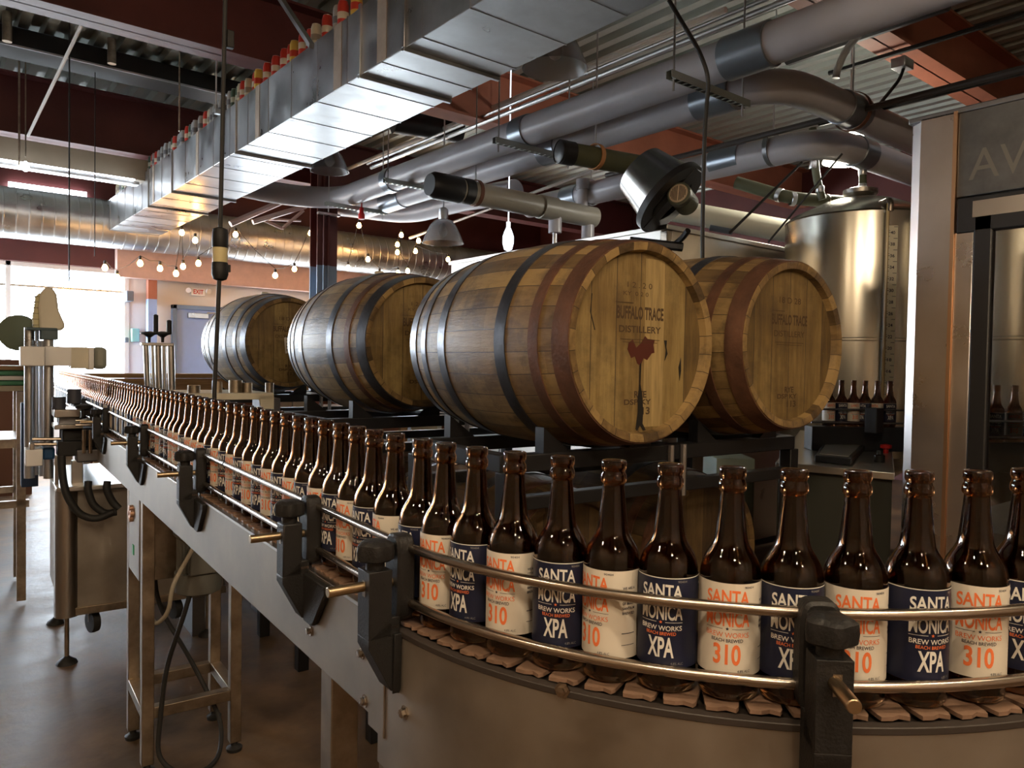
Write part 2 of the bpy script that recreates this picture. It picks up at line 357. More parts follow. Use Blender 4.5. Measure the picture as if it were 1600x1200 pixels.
# spiral duct along the back
def spiral(x0, x1, y, z, r, name, label, ridge=.13):
    prof = []; x = x0
    while x < x1:
        prof += [(r, x), (r, x+ridge-.02), (r+.003, x+ridge-.012), (r+.003, x+ridge-.006)]; x += ridge
    prof.append((r, x1))
    o = MB().lathe(prof, 48, lookM((0, y, z), (1, 0, 0))).build(name, galv, ang=20); tag(o, label, 'duct'); return o
a = at(150, 308, 'Y', 10.9); b = at(150, 383, 'Y', 10.9); c2 = at(480, 378, 'Y', 10.9)
spiral(-2.1, 9.8, 10.9, (a.z+b.z)/2-.02, (a.z-b.z)/2, 'spiral_duct', 'large round spiral-seamed steel duct running across the back of the room')
# salmon header beam below the spiral duct
o = MB().box(at(182, 420, 'Y', 11.3).x, 8.5, 11.25, 11.4, at(230, 436, 'Y', 11.3).z, at(230, 392, 'Y', 11.3).z).build('trim_2', mat('pink_beam', (.66, .44, .38), .5, var=.15), smooth=False); struct(o)

# ------------------------------------------------------------ rectangular duct overhead
DX0, DX1, DZ0, DZ1, DY0, DY1 = 1.98, 2.57, 3.0, 3.38, 1.4, 10.62
dk = root('rectangular_duct', 'long galvanised rectangular air duct with beverage cans on top', 'duct', ((DX0+DX1)/2, 6, DZ0), absolute=True)
MB().box(DX0, DX1, DY0, DY1, DZ0, DZ1).build('duct_body', galv, dk, .003)
seam = MB(); y = DY0+.2; k = 0
while y < DY1:
    w = .004
    MB().box(DX0-.003, DX1+.003, y-w, y+w, DZ0-.003, DZ1+.004).build('standing_seam', mat('seam_steel', (.5, .51, .53), .3, 1), dk); y += .405
for y in (3.38, 3.86, 5.9, 7.7, 8.6):
    f_ = MB().box(DX0-.014, DX1+.014, y-.012, y+.012, DZ0-.02, DZ0).box(DX0-.014, DX0, y-.012, y+.012, DZ0, DZ1+.01).box(DX1, DX1+.014, y-.012, y+.012, DZ0, DZ1+.01)
    f_.build('joint_flange', galv, dk, .002)
sm = mat('duct_sealant', (.42, .33, .26), .5, .5, var=.2, scale=12)
for y, w in ((3.62, .05), (4.15, .05), (5.45, .04), (6.9, .035), (8.4, .03)):
    MB().box(DX0-.004, DX0-.0005, y-w, y+w, DZ0+.005, DZ1).build('sealant_band', sm, dk)
for y in (3.5, 6.3, 9.2):
    MB().box(DX0-.04, DX1+.04, y-.02, y+.02, DZ1+.001, DZ1+.04).cyl((DX0-.03, y, DZ1), (DX0-.03, y, 4.2), .006, 8).cyl((DX1+.03, y, DZ1), (DX1+.03, y, 4.2), .006, 8).build('hanger', galv, dk)
# cans on the duct
canc = [('red and white', (.50, .045, .03), (.68, .62, .5)), ('cream', (.60, .54, .40), (.3, .25, .2)), ('silver grey', (.38, .38, .38), (.15, .15, .16)), ('dark green', (.06, .10, .07), (.5, .5, .4)), ('yellow and red', (.62, .42, .08), (.5, .05, .03))]
cpro = []
for ci, (nm, c1, c3) in enumerate(canc):
    r_ = .034; mc = mat('can_'+nm.replace(' ', '_'), c1, .35, .2); mcb = mat('can_band_'+nm.replace(' ', '_'), c3, .35, .2)
    body = MB().lathe([(.025, 0), (.032, .008), (r_, .014), (r_, .125), (.031, .14), (.027, .150), (.0275, .153), (.025, .1535), (.0245, .149)], 20).build('beverage_can', mc)
    MB().lathe([(r_+.0006, .045), (r_+.0008, .046), (r_+.0008, .085), (r_+.0006, .086)], 20).build('printed_band', mcb, body)
    MB().lathe([(.0245, .147), (.027, .151), (.0275, .1545), (.0255, .1545), (.0245, .149)], 20).build('rim', steel, body)
    cpro.append(body)
used = set(); y = 3.02; 
seq = []
while y < 10.4:
    seq.append((y, random.choice([0, 0, 0, 1, 1, 2, 4]) if y < 6 else random.choice([0, 1, 2, 2, 3]))); y += random.choice([.072, .075, .08, .095, .16])
for (y, k) in seq:
    if 3.95 < y < 4.02: continue
    if k in used: cc = copy_tree(cpro[k])
    else: cc = cpro[k]; used.add(k)
    cc.location = (DX0+.045+random.uniform(0, .02), y, DZ1+.0025); cc.rotation_euler = (0, 0, random.uniform(0, 6))
    tag(cc, canc[k][0]+' beverage can standing in the row on top of the rectangular duct', 'can', canc[k][0]+' cans along the duct')
for k in range(5):
    if k not in used: bpy.data.objects.remove(cpro[k])
# tilted strut in front of the cans
a = at(440, 0, 'X', 1.93); b = at(487, 72, 'X', 1.93)
o = MB().tube([a+(a-b)*.8, b], .022, 4).build('strut_brace', galv); tag(o, 'slanting galvanised strut leaning against the duct among the cans', 'brace')

# black beam and pipes crossing at upper left
a = at(0, 35, 'Y', 7.6); b = at(0, 67, 'Y', 7.6)
o = MB().box(-2.1, 2.9, 7.6, 7.95, b.z, a.z).build('black_air_duct', blackm, None, .01); tag(o, 'matte black rectangular duct high under the roof deck at left', 'duct')
lamp_strip = MB().box(-2.1, 2.9, 7.585, 7.6, b.z-.004, b.z+.012).build('edge_trim', galv, o)
a = at(0, 212, 'Y', 8.75); b = at(0, 248, 'Y', 8.75)
tb = MB().box(-2.1, 2.08, 8.75, 8.98, b.z, a.z).build('tan_box_beam', tan, None, .006); tag(tb, 'tan boxed beam above the bright linear light at upper left', 'beam')
lf = root('linear_light', 'long thin glowing tube light under the tan beam', 'light', (0, 8.7, b.z-.1), absolute=True)
a2 = at(0, 250, 'Y', 8.7); b2 = at(0, 262, 'Y', 8.7)
MB().box(-2.1, 1.9, 8.64, 8.76, b2.z+.02, a2.z-.02).build('housing', galv, lf, .004)
MB().cyl((-2.1, 8.62, a2.z-.01), (1.85, 8.62, a2.z-.01), .008, 8).build('tube', whiteglow, lf); MB().cyl((-2.1, 8.62, b2.z), (1.85, 8.62, b2.z), .008, 8).build('tube', whiteglow, lf)
o = MB().box(1.0, at(135, 300, 'Y', 11.45).x, 11.42, 11.48, at(70, 305, 'Y', 11.45).z, at(70, 292, 'Y', 11.45).z).build('clerestory_strip', whiteglow, None); tag(o, 'narrow lit strip below the red panel at upper left', 'light')
def rod(u, v0, v1, ax, val, r=.006, name='hanger_rod', label=None, cat='rod', g=None, m=None, ztop=4.2):
    a = at(u, v1, ax, val); o = MB().cyl((a.x, a.y, a.z), (a.x, a.y, at(u, v0, ax, val).z if ztop is None else ztop), r, 8).build(name, m or galv)
    return tag(o, label, cat, g)
rod(30, 120, 258, 'Y', 8.55, .009, 'hanger_rod', 'thin rod hanging down to a small bulb at upper left', m=legst)
rod(40, 120, 245, 'Y', 8.45, .006, 'hanger_rod', 'thin rod close beside the bulb rod at upper left', m=legst)
rod(108, 90, 440, 'Y', 7.2, .006, 'thin_drop_rod', 'long thin dark rod hanging before the bright window', m=black)
rod(148, 300, 400, 'Y', 7.8, .004, 'thin_drop_wire', 'fine wire hanging beside the end of the rectangular duct', 'wire', m=black)
rod(280, 120, 205, 'Y', 7.0, .007, 'hanger_rod', 'short rod hanging behind the row of cans', m=legst)
bl = MB().lathe([(.01, .06), (.014, .045), (.03, .02), (.034, 0), (.028, -.022), (.01, -.036)], 16, Matrix.Translation(at(40, 262, 'Y', 8.5))).build('hanging_bulb', whiteglow); tag(bl, 'bright white bare bulb at the end of the thin rods', 'bulb')
for (u0, v0, u1, v1, r_, l) in ((175, 0, 176, 100, .035, 'brown vertical pipe crossing the black duct'), (11, 0, 11, 65, .035, 'brown vertical pipe at the upper left edge')):
    a = at(u0, v0, 'Y', 7.45); b = at(u1, v1, 'Y', 7.45)
    o = MB().cyl((a.x, 7.45, b.z), (a.x, 7.45, 4.2), r_, 14).build('drain_pipe', legst); tag(o, l, 'pipe')
# bright diagonal conduit
a = at(146, 0, 'Y', 6.2); b = at(44, 212, 'Y', 8.6)
o = MB().tube([a, b], .014, 8).build('diagonal_conduit', white); tag(o, 'shiny conduit slanting across the roof at upper left', 'conduit')

# ------------------------------------------------------------ overhead pipes
def pipe(name, label, pts, r, m, rad=.3, collars=(), n=28, g=None, cat='pipe'):
    rt_ = root(name, label, cat, pts[len(pts)//2], 0, g, absolute=True)
    p = bend(pts, rad) if len(pts) > 2 else [Vector(q) for q in pts]
    MB().tube(p, r, n).build('pipe_run', m, rt_)
    for (q, dr, ln, mm) in collars:
        q = Vector(q); dr = Vector(dr).normalized()
        MB().lathe([(r, -ln/2), (r*1.09, -ln/2+.004), (r*1.09, ln/2-.004), (r, ln/2)], n, lookM(q, dr), cap=False).build('coupling', mm, rt_)
    return rt_
Y_ = (0, 1, 0); X_ = (1, 0, 0)
P1x, P1z = 3.74, 3.2
pipe('vent_pipe', 'large white plastic vent pipe nearest under the roof, running beside the duct', [(P1x, -1.5, P1z), (P1x, 7.75, P1z), (P1x-.5, 8.0, P1z), (P1x-1.10, 8.0, P1z+.03)], .115, pvc, .35,
     [((P1x, 4.55, P1z), Y_, .16, clamp), ((P1x, 2.55, P1z), Y_, .30, clamp), ((P1x, 6.6, P1z), Y_, .12, clamp), ((P1x, 1.35, P1z), Y_, .02, pvct)])
P2x, P2z = 4.12, 3.16
pipe('vent_pipe', 'second white plastic vent pipe that bends right above the black cable', [(P2x, 7.9, P2z), (P2x, 2.62, P2z), (8.0, 2.60, P2z)], .105, pvc, .36,
     [((P2x, 4.65, P2z), Y_, .22, clamp), ((P2x, 3.05, P2z), Y_, .30, clamp), ((P2x, 7.2, P2z), Y_, .4, clamp), ((5.0, 2.61, P2z), X_, .26, clamp)])
a = at(1000, 298, 'Z', 3.0); b = at(1315, 232, 'Z', 3.0); 
pipe('vent_pipe', 'white plastic vent pipe passing behind the tilted blower and bending over the tank', [(5.25, 6.3, 3.1), (5.25, 2.92, 3.08), (8.2, 2.88, 3.08)], .11, pvc, .34,
     [((5.25, 3.75, 3.1), Y_, .28, clamp), ((5.25, 5.6, 3.1), Y_, .22, clamp), ((5.75, 2.913, 3.08), X_, .2, clamp)])
p5 = pipe('vent_pipe', 'beige plastic vent pipe with two drop tees left of the blower', [(3.6, 5.35, 2.88), (5.25, 5.30, 2.85)], .10, pvct, .2,
     [((3.75, 5.345, 2.88), X_, .1, blackm), ((4.65, 5.31, 2.86), X_, .2, pvct)])
MB().lathe([(.001, 3.38), (.09, 3.38), (.112, 3.42), (.112, 3.68), (.10, 3.69)], 28, lookM((0, 5.35, 2.88), (1, 0, 0))).build('end_cap', blackm, p5)
MB().lathe([(.05, 2.86), (.05, 3.10), (.066, 3.10), (.066, 3.20), (.001, 3.21)], 20, Matrix.Translation((5.1, 5.31, 0))).build('riser_stub', pvc, p5)
for x in (4.75, 5.18):
    MB().cyl((x, 5.31, 2.86), (x, 5.31, 2.64), .062, 20).build('drop_tee', pvc, p5)
    MB().cyl((x, 5.31, 2.64), (x, 5.31, 2.35), .022, 12).build('drop_tail', galv, p5)
pipe('vent_pipe', 'cream pipe running low behind the blower toward the tank', [at(1030, 325, '', 6.6), at(1290, 372, '', 6.3)], .095, mat('cream_pipe', (.62, .60, .48), .35), .2, [(at(1130, 345, '', 6.5), at(1290, 372, '', 6.3)-at(1030, 325, '', 6.6), .2, clamp)])
pipe('vent_pipe', 'white pipe elbow dipping below the far end of the twin pipes', [at(530, 322, '', 9.4), at(640, 334, '', 8.8), at(720, 313, '', 8.1), at(805, 299, '', 7.5)], .12, pvc, .35)
strap(at(700, 318, '', 8.1), at(720, 312, '', 7.9)-at(640, 334, '', 8.8), .13, 'loop hanger on the rising pipe behind the twin pipes') if 0 else None
pipe('dark_insulated_pipe', 'dark olive insulated pipe ending at the tilted blower', [at(880, 238, '', 5.2), at(1015, 262, '', 5.5)], .075, mat('olive', (.07, .075, .04), .55), .2, [(at(884, 238.7, '', 5.21), at(1015, 262, '', 5.5)-at(880, 238, '', 5.2), .12, blackm)])
q0 = at(872, 236.5, '', 5.18); q1 = at(882, 238.3, '', 5.205); o = MB().tube([q0, q0+(q1-q0)*.4, q1], [.05, .083, .083], 20).build('pipe_end_cap', blackm); tag(o, 'black rubber cap closing the left end of the olive pipe', 'cap')
pipe('dark_insulated_pipe', 'black rubber-insulated pipe high left of the twin vent pipes', [at(615, 188, 'Z', 3.9), at(720, 205, 'Z', 3.9)], .13, blackm, .2)
ip = pipe('banded_pipe', 'dark insulated pipe with pale bands above the tank', [at(1150, 285, '', 6.2), at(1235, 310, '', 6.0), at(1345, 318, '', 6.0)], .05, mat('olive', (.07, .075, .04), .55), .15,
     [(at(1218, 305, '', 6.03), at(1235, 310, '', 6)-at(1180, 294, '', 6.2), .04, galv), (at(1239, 311, '', 6.0), at(1345, 318, '', 6)-at(1235, 310, '', 6.0), .04, galv), (at(1290, 314, '', 6.0), X_, .04, chrome)])
pipe('banded_pipe', 'thin insulated drop pipe with pale bands left of the bright lamp', [at(1270, 200, '', 5.9), at(1275, 275, '', 5.9), at(1285, 312, '', 5.9)], .03, mat('olive', (.07, .075, .04), .55), .1,
     [(at(1271, 258, '', 5.9), (0, 0, 1), .06, galv), (at(1281, 296, '', 5.9), (0, 0, 1), .05, galv)])
pipe('banded_pipe', 'thin insulated drop pipe with pale bands right of the bright lamp', [at(1348, 255, '', 5.9), at(1348, 325, '', 5.9)], .028, mat('olive', (.07, .075, .04), .55), .1,
     [(at(1348, 268, '', 5.9), (0, 0, 1), .06, galv), (at(1348, 292, '', 5.9), (0, 0, 1), .05, galv)])
# conduits
def conduit(label, pts, r, m=None, cat='conduit', name='conduit', rad=.1):
    o = MB().tube(bend(pts, rad) if len(pts) > 2 else pts, r, 10).build(name, m or galv); return tag(o, label, cat)
def ywise(u, v, x, y0, y1, z=None):
    p = at(u, v, 'X', x); return [(x, y0, p.z), (x, y1, p.z)]
conduit('upper of two thin steel conduits running above the white vent pipes', ywise(1000, 80, 4.2, .8, 8), .014)
conduit('lower of two thin steel conduits running above the white vent pipes', ywise(1000, 93, 4.25, .8, 8), .02)
conduit('white thin conduit below the corner of the rectangular duct', ywise(600, 240, 4.4, 3.2, 9), .022, white)
conduit('dark steel pipe passing before the red beam toward the blower', ywise(1100, 235, 5.0, 1.0, 4.9), .022, mat('darkpipe', (.05, .04, .035), .5))
conduit('black conduit running above the steel cabinet', ywise(1500, 135, 5.3, 1.2, 3.0), .030, blackm)
conduit('thin black conduit crossing beneath the red roof beam', ywise(1500, 52, 5.6, 1.2, 3.1), .018, blackm)
conduit('long thin pipe behind the row of bulbs', [at(640, 372, 'Y', 9.5), at(940, 262, 'Y', 6.5)], .02)
conduit('thick black track beam running above the large vent pipe', [at(1230, 88, 'X', 5.2), at(1480, 0, 'X', 5.2)], .07, blackm, 'track', 'track_beam')
# clear hose
conduit('clear corrugated hose looping up behind the vent pipe', [at(1350, 45, 'X', 4.9), at(1320, 80, 'X', 5.0), at(1308, 110, 'X', 5.0), at(1306, 122, 'X', 5.0)], .025, mat('hose', (.4, .42, .42), .25), 'hose', 'clear_hose')
# junction box on the red beam
jb = root('junction_box', 'small metal junction box with a cable tail under the red beam', 'box', at(1412, 100, 'Y', 2.5), absolute=True)
q = at(1412, 100, 'Y', 2.5); MB().box(q.x-.07, q.x+.07, 2.46, 2.56, q.z-.035, q.z+.035).build('housing', galv, jb, .005)
MB().tube(bend([q-Vector((0, 0, .03)), at(1405, 125, 'Y', 2.5), at(1375, 162, 'Y', 2.5)], .1), .012, 8).build('cable_tail', blackm, jb)
# struts carrying the pipes
def strut(u0, v0, u1, v1, dz, label, y=None, rods=True):
    a = at(u0, v0, 'Z', dz); yy = a.y if y is None else y
    b = at(u1, v1, 'Y', yy); a = at(u0, v0, 'Y', yy)
    z = (a.z+b.z)/2
    r_ = root('strut_hanger', label, 'hanger', ((a.x+b.x)/2, yy, z), absolute=True)
    mb = MB().box(a.x, b.x, yy-.021, yy-.017, z-.02, z+.02).box(a.x, b.x, yy+.017, yy+.021, z-.02, z+.02).box(a.x, b.x, yy-.021, yy+.021, z+.018, z+.021)
    x = a.x+.03
    while x < b.x-.03: mb.box(x, x+.012, yy-.021, yy+.021, z-.021, z-.018); x += .05
    mb.build('strut_channel', mat('strut_steel', (.42, .45, .42), .4, .9), r_)
    for x in (a.x+.04, b.x-.05): MB().cyl((x, yy, z-.08), (x, yy, 4.2), .006, 8).build('threaded_rod', galv, r_)
strut(1045, 122, 1168, 158, 3.03, 'slotted strut hanger nearest the black cable', 2.66)
strut(772, 226, 895, 243, 3.05, 'slotted strut hanger under the middle of the twin pipes', 4.42)
strut(600, 284, 700, 298, 3.05, 'slotted strut hanger below the red fittings', 6.2)
strut(508, 318, 604, 333, 3.02, 'slotted strut hanger at the far end of the twin pipes', 7.45)
for (u, v, y) in ((628, 308, 6.9), (565, 332, 7.6)):
    p = at(u, v, 'X', 4.12 if u > 600 else 3.8); o = MB().lathe([(.008, 3.12-p.z), (.008, .05), (.022, .05), (.022, 0), (.034, -.02), (.034, -.07), (.02, -.075)], 16, Matrix.Translation(p)).build('red_fitting', redp)
    tag(o, 'small red sprinkler fitting under the %s of the twin pipes' % ('middle' if u > 600 else 'far end'), 'fitting')
# pipe hanger loops (brown straps)
def strap(p, axis, r, label, rodtop=4.2, m=None):
    rr_ = root('pipe_hanger', label, 'hanger', p, absolute=True); m = m or mat('rust_strap', (.16, .07, .045), .6, .3)
    MB().lathe([(r, -.018), (r+.006, -.018), (r+.006, .018), (r, .018)], 28, lookM(p, axis), cap=False, close=True).build('clevis_loop', m, rr_)
    MB().cyl((p[0], p[1], p[2]+r), (p[0], p[1], rodtop), .006, 8).build('hanger_rod', galv, rr_)
strap(Vector((5.03, 2.61, P2z)), X_, .125, 'rusty loop hanger round the pipe above the bright lamp')
strap(Vector((5.25, 3.35, 3.1)), Y_, .122, 'steel loop hanger on the pipe over the tank', m=darksteel)
strap(Vector((5.25, 5.35, 3.1)), Y_, .122, 'steel loop hanger near the white tee left of the blower', m=darksteel)
strap(at(930, 245, '', 5.3), X_, .085, 'orange loop hanger on the olive insulated pipe', m=mat('orange_strap', (.4, .18, .06), .5))
strap(Vector((3.85, 5.345, 2.88)), X_, .108, 'rusty loop hanger at the start of the beige pipe')
# joist truss near the column
tj = root('roof_truss', 'white-lit open truss of steel bars beside the maroon column', 'truss', at(440, 340, 'Y', 8.3), absolute=True)
def bar(p0, p1, yy, r, n): MB().tube([at(p0[0], p0[1], 'Y', yy), at(p1[0], p1[1], 'Y', yy)], r, 6).build(n, mat('truss_steel', (.60, .45, .42), .4, .3), tj)
bar((360, 350), (468, 303), 8.3, .035, 'chord'); bar((395, 347), (478, 322), 8.2, .03, 'chord'); bar((412, 344), (441, 357), 8.25, .018, 'web_bar'); bar((441, 357), (474, 329), 8.25, .02, 'web_bar'); bar((405, 342), (470, 345), 8.4, .014, 'web_bar')

# ------------------------------------------------------------ pendant lamps
def pendant(p, R_, label, glow=None, watts=0, top=4.2, g=None):
    r_ = root('pendant_lamp', label, 'lamp', p, 0, g)
    prof = [(R_*.16, R_*1.15), (R_*.42, R_*1.08), (R_*.62, R_*.85), (R_*.82, R_*.45), (R_*.96, R_*.1), (R_, 0), (R_*.985, 0), (R_*.94, R_*.1), (R_*.80, R_*.45), (R_*.60, R_*.83), (R_*.40, R_*1.05), (R_*.16, R_*1.12)]
    MB().lathe(prof, 40, cap=False, close=True).build('shade', glow or prism, r_)
    MB().lathe([(R_*.2, R_*1.1), (R_*.24, R_*1.2), (R_*.24, R_*1.6), (R_*.12, R_*1.7)], 20).build('cap', galv, r_)
    MB().lathe([(.002, R_*.25), (.03, R_*.35), (.045, R_*.5), (.035, R_*.7), (.02, R_*.95)], 16).build('bulb', warmd if watts else mat('frosted', (.8, .8, .8), .4), r_)
    MB().cyl((0, 0, R_*1.68), (0, 0, top-p[2]), .008, 8).build('stem', galv, r_)
    if watts:
        l = bpy.data.lights.new('lamp_light', 'POINT'); l.energy = watts; l.color = (1, .77, .52); l.shadow_soft_size = .045
        lo = bpy.data.objects.new('lamp_light', l); COL.objects.link(lo); lo.parent = r_; lo.location = (0, 0, -.03)
    return r_
pendant(at(515, 268, 'Y', 6.1), .165, 'clear bell-shaped pendant lamp beside the far part of the duct')
pendant(at(867, 108, 'Y', 3.2), .185, 'large clear bell-shaped pendant lamp below the near part of the duct')
pendant(at(692, 380, '', 7.6), .21, 'frosted bell-shaped pendant lamp above the second barrel')
lampglow = mat('lit_shade', (1, 1, 1), .4, emit=(1, .92, .75), es=16)
r_ = pendant(at(1326, 252, '', 6.25), .205, 'brightly lit white pendant lamp over the tank', glow=lampglow)
l = bpy.data.lights.new('lamp_light', 'POINT'); l.energy = 45; l.color = (1, .93, .80); l.shadow_soft_size = .12
lo = bpy.data.objects.new('lamp_light', l); COL.objects.link(lo); lo.parent = r_; lo.location = (0, 0, -.08)
# lamps on this side of the room, above and behind the photographer
LAMPW = 49
for i, (x, y, w) in enumerate(((-.6, -.1, .7), (.25, -.1, .7), (-.5, -1.3, .7), (.9, -1.2, .7), (1.7, -.9, .6), (.1, -2.3, .8), (-1.4, 1.2, .5))):
    pendant(Vector((x, y, 3.0)), .17, 'lit clear pendant lamp over the near end of the conveyor', watts=LAMPW*w, g='pendant lamps over the near end')
# oval lamp
p = at(794, 375, '', 7.2)
o = MB().lathe([(.004, -.11), (.038, -.09), (.054, -.03), (.054, .03), (.038, .08), (.02, .12), (.02, .17), (.006, .175), (.006, 4.2-p.z)], 24, Matrix.Translation(p)).build('oval_lamp', mat('oval_glow', (1, 1, 1), .3, emit=(.8, .87, 1), es=1.6)); tag(o, 'small white oval lamp above the first barrel', 'lamp')
# string of bulbs
SB = [(164, 418), (183, 433), (219, 411), (250, 419), (286, 416), (275, 427), (310, 411), (284, 363), (305, 375), (368, 366), (485, 364), (561, 352), (627, 367), (621, 382), (654, 376), (649, 392), (621, 394), (430, 430), (544, 418), (593, 428), (622, 426), (637, 423), (460, 345+75), (520, 340+70), (575, 405), (700, 330+75)]
bulb0 = None; bp = []
for i, (u, v) in enumerate(SB):
    yy = 9.6+.25*math.sin(i*2.1); p = at(u, v, 'Y', yy); bp.append(p)
    if bulb0 is None:
        b_ = MB().lathe([(.002, -.040), (.020, -.034), (.032, -.012), (.030, .006), (.016, .030), (.013, .036)], 14).build('string_bulb', warm); bulb0 = b_
        MB().lathe([(.015, .034), (.017, .04), (.017, .075), (.006, .08)], 12).build('socket', black, b_)
    else: b_ = copy_tree(bulb0)
    b_.location = p; tag(b_, 'small glowing warm bulb on the festoon string across the back', 'bulb', 'festoon string bulbs')
order = sorted(range(len(bp)), key=lambda i: bp[i].x)
pts = []
for k, i in enumerate(order):
    p = bp[i]+Vector((0, 0, .085))
    if k: q = pts[-1]; pts.append((q+p)/2+Vector((0, 0, -.03)))
    pts.append(p)
o = MB().tube(pts, .004, 6).build('festoon_cable', black); tag(o, 'thin black cable carrying the festoon bulbs', 'cable')

hz = at(1042, 352, 'X', 4.05).z
# ------------------------------------------------------------ drop cord with connector, hanging black cable
p0 = at(352, 0, '', 2.6); p1 = at(344, 365, '', 2.6); p2 = at(335, 610, '', 2.6)
dc = root('drop_cord', 'black drop cord with a yellow and black connector hanging before the barrels', 'cord', p1, absolute=True)
dd = (p0-p1).normalized()
MB().tube([p0+dd*1.1, p0, p1, p1-Vector((0, 0, .1)), p2, p2-Vector((0, 0, .25))], .0075, 10).build('cord', rubber, dc)
MM = Matrix.Translation(p1)
MB().lathe([(.012, .02), (.024, .015), (.027, .0), (.027, -.045), (.024, -.05)], 24, MM).build('upper_cap', black, dc)
MB().lathe([(.0245, -.048), (.025, -.05), (.025, -.098), (.0245, -.10)], 24, MM).build('yellow_band', mat('pale_yellow', (.62, .53, .28), .5), dc)
MB().lathe([(.024, -.098), (.027, -.103), (.028, -.14), (.022, -.157), (.01, -.162)], 24, MM).box(.02, .034, -.008, .008, -.13, -.105, MM).build('lower_cap', black, dc)
p3 = at(352, 60, '', 2.6); MB().box(-.012, .012, -.012, .012, -.03, .03, Matrix.Translation(p3+Vector((.016, 0, 0)))).build('cord_clamp', black, dc, .003)
o = MB().tube(bend([at(1045, 0, '', 3.9), at(1075, 50, '', 3.9), at(1092, 78, '', 3.95), at(1108, 120, '', 4.0), at(1101, 200, '', 4.0), at(1098, 330, '', 4.0), at(1097, 470, '', 4.0)], .15), .011, 10).build('black_cable', rubber)
tag(o, 'thick black cable hanging from the twin pipes down behind the front barrel', 'cable')
o = MB().tube([at(1253, 254, '', 5.6), at(1140, 364, 'Z', hz)], .010, 8).build('black_cable', rubber); tag(o, 'left of two taut black cables slanting down behind the barrels', 'cable')
o = MB().tube([at(1316, 240, '', 5.5), at(1200, 379, 'Z', hz)], .008, 8).build('black_cable', rubber); tag(o, 'right of two taut black cables slanting down behind the barrels', 'cable')

# ------------------------------------------------------------ barrels
def make_barrel(rh, rb, L, hoops, hm, name='oak_barrel', dark=False):
    """local: head at y=0 facing -y, axis +y, centre of the head at the origin"""
    r0 = root(name, '', 'barrel')
    M = lookM((0, 0, 0), (0, 1, 0))
    rad = lambda t: rb-(rb-rh)*abs(2*t-1)**2.0
    prof = [(rh-.022, 0.004), (rh-.004, 0)]+[(rad(t), L*t) for t in [i/24 for i in range(25)]]+[(rh-.004, L), (rh-.022, L-.004), (rh-.026, L-.028), (.001, L-.028)]
    prof = [(rh-.030, .035), (rh-.027, .028)]+prof
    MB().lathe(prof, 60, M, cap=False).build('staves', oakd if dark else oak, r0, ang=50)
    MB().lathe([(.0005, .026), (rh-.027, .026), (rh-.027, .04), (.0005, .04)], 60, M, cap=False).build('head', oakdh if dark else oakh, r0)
    for hi, (t0, t1) in enumerate(hoops):
        pr = [(rad(t0+(t1-t0)*k/4)+.0035, L*(t0+(t1-t0)*k/4)) for k in range(5)]
        pr = [(pr[0][0]-.004, pr[0][1])]+pr+[(pr[-1][0]-.004, pr[-1][1])]
        MB().lathe(pr, 60, M, cap=False).build('hoop', hm[hi], r0)
    return r0
HO = [(.004, .070), (.130, .172), (.285, .338), (.662, .715), (.828, .870), (.930, .996)]
def ring_text(parent, items):
    mb = MB(); z = {}
    for (s_, x, zz, w, h, bold) in items:
        vs, fs = text_bm(s_, w, h, bold); mb.add([(v.x+x, .0252, v.y+zz) for v in vs], fs)
    return mb
def dress(b, rot=0, full=True):
    mb = ring_text(b, [('BUFFALO TRACE', 0, .085, .19, .038, .035), ('DISTILLERY', 0, .038, .17, .020, .02), ('1 2 . 2 0', -.005, .165, .10, .016, 0), ('KY  0 2 0', -.02, .14, .10, .012, 0)] if full else [('BUFFALO TRACE', 0, .085, .2, .036, .03), ('DISTILLERY', 0, .038, .17, .02, 0), ('18 D 28', 0, .15, .12, .02, 0)])
    mb.box(-.08, .08, .0245, .0254, .008, .0095); mb.box(-.07, .07, .0245, .0254, 0, .0012)
    mb.box(-.1, -.03, .0245, .0254, .112, .114); 
    mb.build('stencil', stamp, b, smooth=False)
    mb = ring_text(b, [('RYE', .005, -.150, .05, .020, .03), ('DSP KY', -.005, -.172, .11, .016, .03), ('113', .02, -.198, .05, .022, .03)])
    mb.build('lower_stencil', stamp, b, smooth=False)
def blob(b, name, pts, m, dy=.0248):
    MB().prism([(x, dy, z) for x, z in pts], (0, .001, 0)).build(name, m, b, smooth=False)
BL = .889
H1 = [hoopm, hoopm, hoopd, hoopd, hoopd, hoopd]; H2 = [hoopd, hoopm, hoopd, hoopd, hoopd, hoopd]; H3 = [hoopd]*6
barrels = [((1.655, 1.448, 1.469), 3.0, .287, .327, H1, 'nearest oak whiskey barrel on its side with a rust-red leak stain on the head'),
           ((2.321, 1.376, 1.480), 3.0, .277, .330, H1, 'oak barrel at far right of the rack, head half in shade'),
           ((1.756, 2.795, 1.490), 1.9, .280, .330, H2, 'second oak barrel back in the near column, half hidden by the front one'),
           ((1.888, 4.599, 1.515), 0.2, .280, .330, H3, 'farthest oak barrel on the rack with a white paper tag on its head'),
           ((1.67, 1.76, .70), 3.0, .28, .328, H1, 'shade-darkened lower-tier oak barrel directly under the nearest barrel'),
           ((2.335, 1.72, .70), 3.0, .28, .328, H1, 'shade-darkened lower-tier oak barrel under the right-hand barrel'),
           ((1.76, 2.93, .70), 1.9, .28, .328, H1, 'shade-darkened lower-tier oak barrel under the second barrel back'),
           ((1.888, 4.8, .70), 0.2, .28, .328, H1, 'shade-darkened lower-tier oak barrel under the farthest barrel')]
blist = []
